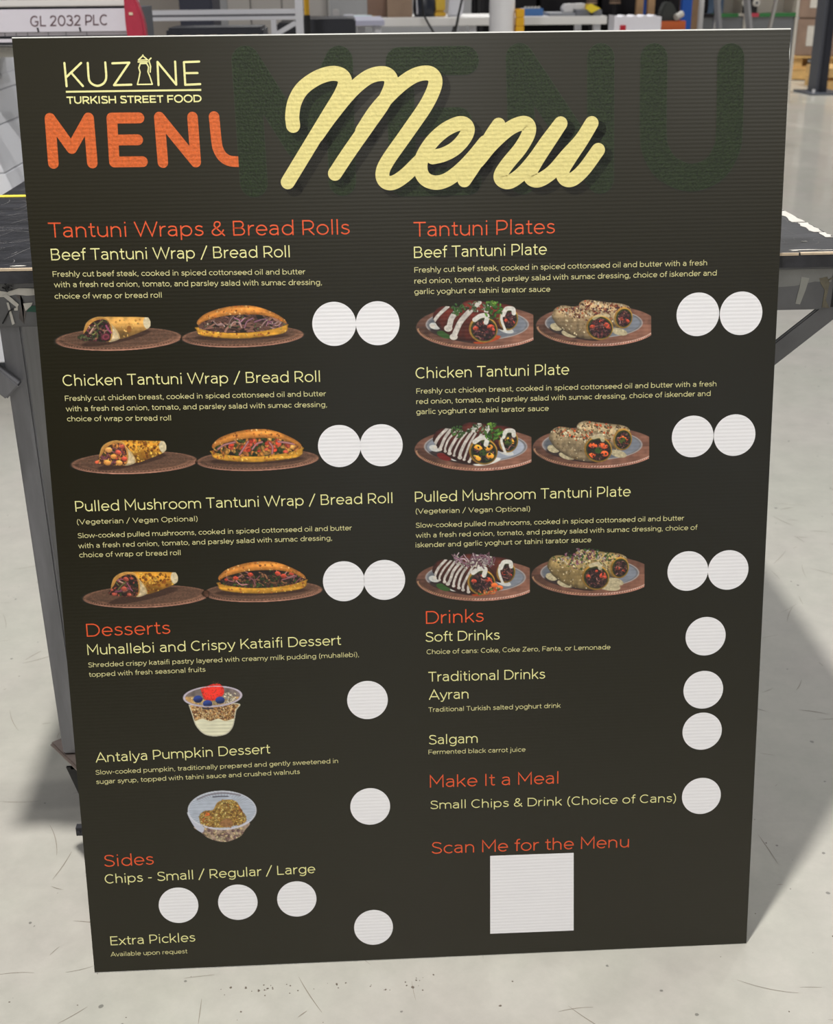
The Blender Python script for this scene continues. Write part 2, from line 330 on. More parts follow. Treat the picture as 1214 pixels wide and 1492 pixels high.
def glyph(ch, t):
    """geometric monoline letters, cap height 1; returns advance and centre-line strokes"""
    h = t/2; X = .72; T = 1-h; B = h; xt = X-h; cy = (xt+B)/2; ry = (xt-B)/2+.008; A = 1.04
    o = lambda cx, r: arc(cx, cy, r, ry, 0, 360, 26)
    g = {
     ' ': (.38, []),
     'A': (1.06, [[(.05, 0), (.53, 1.0), (1.01, 0)], [(.20, .30), (.86, .30)]]),
     'B': (.95, [[(.14, .52), (.48, .52)]+arc(.54, .285, .27, .235, 90, -90, 12)+[(.14, B), (.14, T), (.48, T)]+arc(.52, .74, .23, .22, 90, -90, 12)+[(.14, .52)]]),
     'C': (1.02, [arc(.56, .5, .45, .46, 48, 312, 24)]),
     'D': (1.06, [[(.14, B), (.14, T), (.48, T)]+arc(.50, .5, .46, .5-h, 90, -90, 18)+[(.14, B)]]),
     'E': (.88, [[(.80, T), (.14, T), (.14, B), (.81, B)], [(.14, .51), (.74, .51)]]),
     'F': (.84, [[(.80, T), (.14, T), (.14, 0)], [(.14, .47), (.73, .47)]]),
     'G': (1.10, [arc(.56, .5, .45, .46, 48, 318, 24)+[(.93, .45), (.58, .45)]]),
     'H': (1.02, [[(.14, 0), (.14, 1)], [(.88, 0), (.88, 1)], [(.14, .5), (.88, .5)]]),
     'I': (.38, [[(.19, 0), (.19, 1)]]),
     'K': (.93, [[(.14, 0), (.14, 1)], [(.84, 1), (.14, .34)], [(.40, .58), (.88, 0)]]),
     'L': (.80, [[(.14, 1), (.14, B), (.74, B)]]),
     'M': (1.18, [[(.14, 0), (.14, 1), (.59, .32), (1.04, 1), (1.04, 0)]]),
     'N': (1.05, [[(.14, 0), (.14, .97), (.90, .03), (.90, 1)]]),
     'O': (1.16, [arc(.58, .5, .47, .46, 0, 360, 30)]),
     'P': (.90, [[(.14, 0), (.14, T), (.48, T)]+arc(.50, .66, .31, .34-h, 90, -90, 14)+[(.14, .32)]]),
     'R': (.94, [[(.14, 0), (.14, T), (.48, T)]+arc(.50, .675, .30, .325-h, 90, -90, 14)+[(.14, .35)], [(.50, .35), (.84, 0)]]),
     'S': (.88, [spline([(.77, .83), (.62, .92), (.44, T-.005), (.25, .92), (.16, .76), (.24, .61), (.44, .53), (.68, .43), (.78, .26), (.69, .10), (.46, B-.005), (.26, .07), (.10, .18)], 5)]),
     'T': (.86, [[(.03, T), (.83, T)], [(.43, T), (.43, 0)]]),
     'U': (1.0, [[(.14, 1), (.14, .42)]+arc(.50, .42, .36, .42-h, 180, 360, 16)+[(.86, 1)]]),
     'V': (1.02, [[(.05, 1), (.51, .04), (.97, 1)]]),
     'W': (1.52, [[(.05, 1), (.40, .05), (.76, .98), (1.12, .05), (1.47, 1)]]),
     'Z': (.90, [[(.11, T), (.77, T), (.11, B), (.80, B)]]),
     'a': (.78, [spline([(.13, .60), (.25, .665), (.40, xt), (.56, .63), (.62, .47)], 5)+[(.62, 0)], spline([(.62, .40), (.46, .43), (.28, .41), (.14, .31), (.12, .19), (.22, .08), (.38, .05), (.55, .12), (.62, .25)], 5)]),
     'b': (.92, [[(.13, A), (.13, 0)], o(.46, .33)]),
     'c': (.76, [arc(.45, cy, .34, ry, 46, 314, 20)]),
     'd': (.92, [[(.79, A), (.79, 0)], o(.46, .33)]),
     'e': (.84, [[(.12, cy), (.75, cy)]+arc(.43, cy, .32, ry, 6, 318, 24)]),
     'f': (.46, [spline([(.46, .98), (.38, 1.0), (.28, .96), (.23, .85)], 5)+[(.23, 0)], [(.05, xt), (.44, xt)]]),
     'g': (.90, [[(.77, X), (.77, .06)]+spline([(.77, .06), (.72, -.11), (.58, -.20), (.40, -.21), (.18, -.13)], 5), o(.45, .32)]),
     'h': (.84, [[(.13, A), (.13, 0)], [(.13, .40)]+arc(.41, .40, .28, xt-.40+.006, 172, 0, 14)+[(.69, 0)]]),
     'i': (.33, [[(.165, 0), (.165, X)], [(.165, .90), (.165, .90+t*1.15)]]),
     'j': (.33, [[(.165, X), (.165, -.10), (.12, -.20), (.0, -.22)], [(.165, .90), (.165, .90+t*1.15)]]),
     'k': (.76, [[(.13, 0), (.13, A)], [(.66, X), (.13, .24)], [(.33, .43), (.69, 0)]]),
     'l': (.33, [[(.165, 0), (.165, A)]]),
     'm': (1.32, [[(.13, 0), (.13, X)], [(.13, .42)]+arc(.40, .42, .265, xt-.42+.006, 172, 0, 14)+[(.665, 0)], [(.665, .42)]+arc(.93, .42, .265, xt-.42+.006, 172, 0, 14)+[(1.195, 0)]]),
     'n': (.84, [[(.13, 0), (.13, X)], [(.13, .40)]+arc(.41, .40, .28, xt-.40+.006, 172, 0, 14)+[(.69, 0)]]),
     'o': (.88, [o(.44, .345)]),
     'p': (.92, [[(.13, X), (.13, -.25)], o(.46, .33)]),
     'q': (.92, [[(.79, X), (.79, -.25)], o(.46, .33)]),
     'r': (.52, [[(.13, 0), (.13, X)], spline([(.13, .38), (.19, .54), (.31, .65), (.48, .675)], 5)]),
     's': (.67, [spline([(.56, .60), (.44, .66), (.31, .675), (.18, .62), (.15, .52), (.23, .43), (.38, .38), (.54, .31), (.57, .19), (.48, .09), (.33, .05), (.19, .08), (.08, .15)], 5)]),
     't': (.50, [[(.22, .93), (.22, .22)]+spline([(.22, .22), (.25, .10), (.35, .06), (.46, .08)], 5), [(.05, xt), (.45, xt)]]),
     'u': (.84, [[(.71, X), (.71, 0)], [(.14, X), (.14, .33)]+arc(.425, .33, .285, .33-h+.006, 180, 352, 14)]),
     'v': (.76, [[(.04, X), (.38, .03), (.72, X)]]),
     'w': (1.16, [[(.05, X), (.31, .04), (.58, X-.03), (.85, .04), (1.11, X)]]),
     'x': (.74, [[(.06, X), (.68, 0)], [(.68, X), (.06, 0)]]),
     'y': (.76, [[(.04, X), (.39, .02)], [(.72, X), (.36, -.08), (.27, -.20), (.10, -.20)]]),
     'z': (.70, [[(.09, xt), (.58, xt), (.09, B), (.61, B)]]),
     '&': (.96, [spline([(.90, 0), (.34, .58), (.27, .74), (.33, .90), (.47, .95), (.61, .88), (.62, .72), (.48, .58), (.24, .44), (.12, .27), (.20, .10), (.40, .04), (.62, .12), (.76, .28), (.84, .42)], 5)]),
     '/': (.66, [[(.05, -.12), (.61, 1.10)]]),
     '(': (.46, [arc(.56, .43, .40, .68, 118, 242, 12)]),
     ')': (.46, [arc(-.10, .43, .40, .68, 62, -62, 12)]),
     '-': (.52, [[(.09, .40), (.43, .40)]]),
     '.': (.32, [[(.16, 0), (.16, t*1.15)]]),
     ',': (.32, [[(.17, t*1.15), (.17, t*.2), (.10, -t*1.2)]]),
     ':': (.32, [[(.16, 0), (.16, t*1.15)], [(.16, .56), (.16, .56+t*1.15)]]),
     '0': (1.0, [arc(.5, .5, .37, .46, 0, 360, 26)]),
     '2': (.88, [spline([(.12, .76), (.20, .90), (.42, .95), (.64, .88), (.70, .72), (.60, .52), (.36, .28), (.12, B)], 5)+[(.76, B)]]),
     '3': (.90, [spline([(.14, .82), (.28, .93), (.48, .94), (.68, .82), (.66, .62), (.42, .53)], 5), spline([(.42, .53), (.68, .46), (.76, .27), (.64, .09), (.42, .04), (.20, .09), (.10, .22)], 5)]),
    }
    return g[ch]
def write(F, text, x0, x1, z0, dz, cap, t, rnd=False):
    """text fitted between x0 and x1; baseline runs from z0-dz/2 to z0+dz/2"""
    gl = [glyph(c, t) for c in text]; tot = sum(a for a, _ in gl)
    lsb = min(p[0] for s in gl[0][1] for p in s)-t/2
    rsb = gl[-1][0]-(max(p[0] for s in gl[-1][1] for p in s)+t/2)
    kx = (x1-x0)/(tot-lsb-rsb); pen = -lsb
    y0 = F.y
    for a, ss in gl:
        F.y = y0
        for s in ss:
            P = []
            for px, pz in s:
                x = x0+(pen+px)*kx; P.append((x, z0+dz*((x-x0)/(x1-x0)-.5)+pz*cap))
            F.stroke(P, t*cap, rnd)
        pen += a
STY = {'H': (.0172, .090, M_orange, 'section_heading', 'large thin orange letters'),
       'I': (.0134, .098, M_cream, 'dish_name', 'cream yellow letters'),
       'D': (.0064, .112, M_pale, 'description_line', 'small pale cream letters')}
for k, x0, x1, z0, dz, s in TEXTS:
    cap, t, mt, nm, lb = STY[k]
    if s.startswith('Small Chips &'): cap = .0122
    F = Flat(.00012); write(F, s, x0, x1, z0, dz, cap, t)
    F.build(nm, mt, lb+' reading "'+(s if len(s) < 60 else s[:57]+'...')+'"' if k != 'D' else None)
for c in CIRCLES:
    F = Flat(.00010); F.disc(c, .0265, 72); F.build('price_circle', M_white)
F = Flat(.00010); F.fan(QR); F.build('blank_white_square', M_white, 'plain white square under the last heading')
# header art: orange word, then the dark green word over it, then the gold script with its printed shadow
F = Flat(.00010)
for s in ORANGE_WORD: F.stroke(spline(s, 6) if len(s) > 5 else s, .0121, True)
F.build('orange_word', M_rust, 'thick rounded orange leather-textured capitals reading MENU')
F = Flat(.00030)
for s in GREEN_WORD: F.stroke(spline(s, 6) if len(s) > 5 else s, .0325, True)
F.build('green_word_edge', M_rim)
F = Flat(.00040)
for s in GREEN_WORD: F.stroke(spline(s, 6) if len(s) > 5 else s, .0316, True)
F.build('green_word', M_green, 'very large dark green felt-like capitals reading MENU behind the script')
for k, (w, dx) in enumerate(((.026, .0085), (.020, .0075), (.014, .0065))):
    F = Flat(.00055)
    for s in SCRIPT_WORD: F.stroke([(p[0]+dx, p[1]-dx*.9) for p in spline(s, 6)], w, True)
    # one soft printed shadow layer
    F.y = -(.00055); F.v = [(v[0], F.y, v[2]) for v in F.v]
    if k == 1: F.build('script_shadow', M_shade)
F = Flat(.0007)
for s in SCRIPT_WORD: F.stroke(spline(s, 8), .0164, True)
F.build('script_word', M_gold, 'big flowing pale gold handwriting reading Menu')
F = Flat(.00012)
for k, s in enumerate(LOGO): F.stroke(spline(s, 4) if k == 3 else s, .0024 if k < 8 else .0015, True)
F.stroke(LOGO_LINE, .0021, False)
F.build('logo', M_cream, 'thin cream logo lettering with an outlined ewer in the middle, underlined')
F = Flat(.00012); write(F, 'TURKISH STREET FOOD', LOGO_TEXT[0][0], LOGO_TEXT[1][0], LOGO_TEXT[0][1]-.0004, 0, .0082, .185)
F.build('tagline', M_cream, 'small bold cream capitals reading TURKISH STREET FOOD')
# ------------------------------------------------------------------ printed food pictures (flat ink, coloured point by point)
class Paint:
    def __init__(s, H, step=4.0):
        s.nx = int(1214/step)+1; s.ny = int(H/step)+1; s.H = H
        s.X, s.Y = np.meshgrid(np.linspace(0, 1214, s.nx), np.linspace(0, H, s.ny))
        s.c = np.zeros((s.ny, s.nx, 3)); s.a = np.zeros((s.ny, s.nx)); s.px = step
    def noise(s, sc, oct=3, ax=1.0, seed=None):
        out = 0; amp = 1; tot = 0
        for k in range(oct):
            w = int(1214/sc)+3; h = int(s.H/(sc*ax))+3
            g = rng.random((h, w)); u = s.X/sc % (w-2); v = s.Y/(sc*ax) % (h-2)
            i = u.astype(int); j = v.astype(int); fu = u-i; fv = v-j
            fu = fu*fu*(3-2*fu); fv = fv*fv*(3-2*fv)
            out = out+amp*((g[j, i]*(1-fu)+g[j, i+1]*fu)*(1-fv)+(g[j+1, i]*(1-fu)+g[j+1, i+1]*fu)*fv)
            tot += amp; amp *= .55; sc = max(sc/2, 4)
        return out/tot
    def put(s, m, col):
        m = np.clip(m, 0, 1)
        col = np.array(col, float)
        if col.ndim == 1: col = col/255.0*np.ones_like(s.c)
        s.c = s.c*(1-m[..., None])+col*m[..., None]; s.a = np.maximum(s.a, m)
    def ell(s, cx, cy, rx, ry, rot=0):
        r = math.radians(rot); x = s.X-cx; y = s.Y-cy
        u = (x*math.cos(r)+y*math.sin(r))/rx; v = (-x*math.sin(r)+y*math.cos(r))/ry
        d = np.sqrt(u*u+v*v); return np.clip((1-d)*min(rx, ry)/s.px+.5, 0, 1), u, v
    def poly(s, P, smooth=True):
        if smooth:
            Q = P[-2:]+P+P[:2]; Q = [tuple(p) for p in spline(Q, 6)][12:-12]
        else: Q = P
        ins = np.zeros(s.X.shape, bool); dd = np.full(s.X.shape, 1e9); n = len(Q)
        for i in range(n):
            x0, y0 = Q[i]; x1, y1 = Q[(i+1) % n]
            if (y0 > s.Y).any() or True:
                c = ((y0 > s.Y) != (y1 > s.Y))
                xi = (x1-x0)*(s.Y-y0)/((y1-y0) if y1 != y0 else 1e-9)+x0
                ins ^= c & (s.X < xi)
            L2 = (x1-x0)**2+(y1-y0)**2+1e-9
            t = np.clip(((s.X-x0)*(x1-x0)+(s.Y-y0)*(y1-y0))/L2, 0, 1)
            dd = np.minimum(dd, np.hypot(s.X-x0-t*(x1-x0), s.Y-y0-t*(y1-y0)))
        sd = np.where(ins, dd, -dd); return np.clip(sd/s.px+.5, 0, 1), sd
    def line(s, P, w, sm=True):
        if sm and len(P) > 2: P = spline(P, 5)
        dd = np.full(s.X.shape, 1e9)
        for i in range(len(P)-1):
            x0, y0 = P[i]; x1, y1 = P[i+1]; L2 = (x1-x0)**2+(y1-y0)**2+1e-9
            t = np.clip(((s.X-x0)*(x1-x0)+(s.Y-y0)*(y1-y0))/L2, 0, 1)
            dd = np.minimum(dd, np.hypot(s.X-x0-t*(x1-x0), s.Y-y0-t*(y1-y0)))
        return np.clip((w/2-dd)/s.px+.5, 0, 1)
    def bits(s, mask, n, size, cols, box, asp=(.5, 1.0), edge=.75, clip=True):
        x0, y0, x1, y1 = box
        for _ in range(n):
            cx = random.uniform(x0, x1); cy = random.uniform(y0, y1)
            j = int(cy/s.H*(s.ny-1)); i = int(cx/1214*(s.nx-1))
            if not (0 <= j < s.ny and 0 <= i < s.nx) or mask[j, i] < .5: continue
            r = random.uniform(*size); c = np.array(random.choice(cols), float)*random.uniform(.75, 1.15)
            R = int(r*1.3/s.px)+2; sl = (slice(max(j-R, 0), j+R+1), slice(max(i-R, 0), i+R+1))
            x = s.X[sl]-cx; y = s.Y[sl]-cy; a = random.uniform(0, math.pi); q = random.uniform(*asp)
            u = (x*math.cos(a)+y*math.sin(a))/r; v = (-x*math.sin(a)+y*math.cos(a))/(r*q)
            d = np.sqrt(u*u+v*v); m = np.clip((1-d)*r*q/s.px+.5, 0, 1)*(mask[sl] if clip else 1)
            sh = np.clip(1.12-.5*d*edge-.25*(v > .3), .3, 1.3)
            s.c[sl] = s.c[sl]*(1-m[..., None])+(c/255*sh[..., None])*m[..., None]
            s.a[sl] = np.maximum(s.a[sl], m)
    def strands(s, mask, n, cols, box, ln=(40, 110), w=(7, 12), tilt=(-60, 60)):
        x0, y0, x1, y1 = box
        for _ in range(n):
            cx = random.uniform(x0, x1); cy = random.uniform(y0, y1); a = math.radians(random.uniform(*tilt)); l = random.uniform(*ln)
            bx = random.uniform(-.3, .3)*l
            P = [(cx-math.cos(a)*l/2, cy-math.sin(a)*l/2), (cx-math.sin(a)*bx, cy+math.cos(a)*bx), (cx+math.cos(a)*l/2, cy+math.sin(a)*l/2)]
            c = np.array(random.choice(cols), float)*random.uniform(.7, 1.15); wd = random.uniform(*w)
            s.put(s.line(P, wd+5)*mask*.6, c*.3); s.put(s.line(P, wd)*mask, c)
def mul(col, f): return np.clip(np.array(col, float)[None, None, :]/255.0*f[..., None], 0, 1)

def copper_plate(p, cx, cy, rx, ry, rot=-2):
    m, u, v = p.ell(cx, cy+8, rx, ry, rot); p.put(m, mul((176, 124, 104), .75+.35*p.noise(60, 2)+.2*np.clip(v, 0, 1)))
    m, u, v = p.ell(cx, cy+2, rx-2, ry-3, rot)
    d = np.sqrt(u*u+v*v); f = .62+.42*p.noise(13, 2, .6)+.18*u*(v > 0)+.12*np.sin(d*40)*(d > .7)
    p.put(m, mul((120, 86, 68), f+.12))
    m2, u, v = p.ell(cx, cy-6, rx*.86, ry*.80, rot); f = .55+.5*p.noise(11, 2, .6); p.put(m2*.8, mul((104, 76, 60), f+.08))
    for k in range(90):       # stamped dots on the near rim
        a = math.radians(8+k*1.85); xx = cx+(rx-14)*math.cos(a); yy = cy+(ry-12)*math.sin(a)-(xx-cx)*math.sin(math.radians(-rot))
        q, _, _ = p.ell(xx, yy-1, 5, 3); p.put(q*.7, (74, 44, 34) if k % 2 else (206, 150, 124))
def wrap_pic(p, v):
    copper_plate(p, 625, 370, 590, 104 if v else 106)
    sh, _, _ = p.ell(600, 370, 330, 42, -12); p.put(sh*.55, (40, 24, 18))
    dy = [0, 2, -22][v]
    body = [(480, 172+dy), (640, 168+dy), (870, 172+dy), (905, 182+dy), (922, 225+dy), (905, 272+dy), (800, 322+dy), (640, 376+dy), (600, 330+dy), (540, 230+dy)]
    m, sd = p.poly(body); f = .62+.42*p.noise(46, 4)+.35*np.exp(-((p.Y-dy-215-(p.X-700)*-.03)/45)**2)-.28*np.clip((p.Y-dy-250)/110, 0, 1)
    base = (212, 158, 82) if v == 0 else (212, 146, 48)
    p.put(m, mul(base, f))
    if v: p.bits(m, 170, (7, 15), [(150, 92, 22), (232, 178, 74), (128, 72, 16)], (500, 160, 900, 380), edge=.3)
    else:
        q, _, _ = p.ell(722, 282, 22, 32); p.put(q*m, (142, 92, 40)); p.bits(m, 30, (6, 12), [(226, 176, 98), (186, 130, 62)], (500, 160, 900, 380), edge=.2)
    q, _, _ = p.ell(900, 226+dy, 46, 62, -14); p.put(q*m*.9, mul((226, 214, 182), .8+.3*p.noise(20)))
    fold = [(545, 232+dy), (590, 270+dy), (628, 330+dy), (632, 372+dy), (580, 396+dy), (530, 398+dy), (560, 330+dy)]
    m, sd = p.poly(fold); p.put(m, mul((224, 200, 156), .55+.5*p.noise(30)+.15*(sd > 14)))
    mouth = [(300, 300+dy), (322, 232+dy), (370, 190+dy), (440, 168+dy), (510, 180+dy), (556, 240+dy), (566, 330+dy), (540, 396+dy), (430, 395+dy), (330, 380+dy), (292, 350+dy)]
    m, sd = p.poly(mouth); p.put(m, mul((214, 152, 74), .7+.4*p.noise(40)))
    inner = [(322, 300+dy), (350, 250+dy), (400, 210+dy), (470, 192+dy), (525, 215+dy), (550, 280+dy), (550, 360+dy), (520, 398+dy), (400, 396+dy), (300, 385+dy), (270, 360+dy)]
    m, sd = p.poly(inner); p.put(m, (34, 22, 20))
    cols = [[(58, 26, 30), (96, 44, 48), (60, 74, 44), (120, 60, 72), (40, 52, 30), (150, 96, 80)],
            [(206, 130, 66), (196, 84, 62), (60, 74, 34), (120, 62, 66), (224, 156, 86), (84, 50, 34)],
            [(84, 50, 38), (60, 40, 34), (176, 84, 66), (52, 62, 32), (110, 70, 56), (44, 30, 28)]][v]
    p.bits(m, 420, (8, 21), cols, (270, 190+dy, 556, 400+dy))
    p.strands(m, 9, [(150, 84, 106), (196, 150, 130), (120, 120, 70)] if v != 1 else [(168, 110, 118), (150, 84, 96)], (320, 220+dy, 540, 370+dy))
    if v == 1:
        for x, y, r, c in [(372, 376, 34, (214, 144, 70)), (482, 378, 32, (216, 150, 76)), (430, 320, 30, (214, 138, 66)), (530, 340, 28, (196, 78, 58)), (474, 280, 28, (200, 84, 66)), (384, 258, 34, (214, 150, 84)), (276, 372, 20, (214, 92, 60)), (512, 226, 24, (176, 80, 60))]:
            q, u, w = p.ell(x, y, r, r*.75, random.uniform(-30, 30)); p.put(q, mul(c, 1.12-.35*w-.2*u*u+.3*(p.noise(9)-.5)))
    if v == 2:
        for x, y, r in [(436, 216, 26), (420, 306, 28), (324, 356, 20), (468, 360, 20), (486, 208, 14)]:
            q, u, w = p.ell(x, y, r, r*.8, 20); p.put(q, mul((164, 76, 60), 1.05-.35*w+.6*(p.noise(12)-.5)))
    if v == 0:
        p.put(p.line([(508, 250), (524, 282), (556, 318)], 16), (150, 74, 104)); q, u, w = p.ell(505, 355, 44, 34, -10); p.put(q*.8, mul((112, 48, 62), .8+.5*(np.abs(np.hypot(u, w)-.6) < .15)))
        p.bits(p.ell(330, 360, 90, 34)[0], 60, (7, 14), [(66, 80, 46), (90, 96, 64), (58, 34, 34)], (240, 320, 420, 395))
    p.put(p.line([(300, 300+dy), (322, 232+dy), (370, 190+dy), (440, 170+dy), (510, 182+dy), (552, 236+dy), (600, 296+dy), (634, 370+dy)], 7)*.7, (236, 190, 110))
def roll_pic(p, v):
    copper_plate(p, 612, 345, 570, 100)
    sh, _, _ = p.ell(600, 352, 440, 36, -2); p.put(sh*.6, (44, 26, 18))
    low = [(178, 290), (200, 262), (600, 280), (1000, 232), (1030, 262), (1022, 300), (960, 330), (800, 356), (600, 372), (400, 366), (240, 346), (188, 318)]
    m, sd = p.poly(low); f = .72+.4*p.noise(40, 3)+.2*np.exp(-((p.Y-325)/14)**2)-.35*np.clip((14-sd)/14, 0, 1); p.put(m, mul((208, 148, 50), f))
    p.bits(m, 70, (6, 14), [(170, 96, 40), (226, 176, 80)], (180, 250, 1030, 372), edge=.2)
    fill = [(196, 250), (250, 210), (400, 170), (600, 140), (800, 150), (1000, 212), (1016, 240), (900, 280), (700, 312), (500, 318), (350, 306), (210, 280)]
    m, sd = p.poly(fill); p.put(m, (30, 22, 16))
    box = (190, 150, 1020, 316)
    if v == 0:
        p.strands(m, 85, [(126, 88, 76), (104, 72, 60), (150, 108, 92), (86, 58, 52)], box, (60, 170), (14, 26), (-45, 45))
        p.strands(m, 16, [(172, 118, 140), (196, 156, 150), (120, 64, 100)], (340, 200, 960, 310), (60, 130), (7, 12), (-70, 50))
        p.bits(m, 40, (6, 12), [(90, 110, 66), (196, 176, 150)], box)
    elif v == 1:
        p.bits(m, 330, (15, 32), [(214, 150, 70), (224, 166, 86), (200, 128, 56), (54, 66, 30), (66, 80, 38), (196, 120, 60)], box, (.6, 1))
        p.bits(m, 30, (16, 26), [(214, 70, 44), (196, 84, 60)], (320, 170, 900, 280), (.7, 1), .4)
        for P in ([(240, 250), (300, 210), (400, 184)], [(440, 300), (480, 240), (520, 180)], [(560, 250), (600, 200), (650, 184)], [(720, 190), (748, 230), (744, 290)], [(800, 180), (880, 190), (950, 204)]):
            p.put(p.line(P, 20)*m, (104, 62, 62)); p.put(p.line(P, 13)*m, (178, 122, 122))
    else:
        p.strands(m, 120, [(120, 82, 56), (92, 62, 46), (150, 104, 72), (70, 48, 40)], (260, 190, 1010, 310), (40, 110), (9, 16), (-60, 60))
        p.bits(m, 90, (10, 20), [(52, 66, 34), (66, 44, 36), (80, 96, 48)], box)
        p.strands(m, 12, [(188, 130, 132), (170, 104, 110)], (240, 180, 960, 280), (70, 150), (7, 11), (-50, 50))
        for x, y, r in [(350, 226, 26), (490, 190, 26), (752, 180, 28), (808, 204, 28), (884, 182, 22), (258, 240, 16)]:
            q, u, w = p.ell(x, y, r, r*.75, 10); p.put(q*m, mul((180, 68, 50), 1.05-.35*w+.6*(p.noise(12)-.5)))
    top = [(182, 232), (196, 196), (260, 142), (380, 96), (520, 68), (680, 64), (800, 90), (920, 140), (1000, 190), (1018, 222), (1000, 226), (900, 178), (760, 150), (600, 148), (450, 160), (300, 196), (230, 222), (196, 250)]
    m, sd = p.poly(top)
    f = .55+.35*p.noise(30, 4)+.38*np.clip(sd/34, 0, 1)+.3*np.exp(-((p.X-720)/180)**2-((p.Y-92)/20)**2)
    p.put(m, mul((204, 130, 56), f)); p.bits(m, 120, (5, 12), [(150, 84, 34), (232, 178, 110), (190, 104, 40)], (180, 60, 1020, 250), edge=.2)
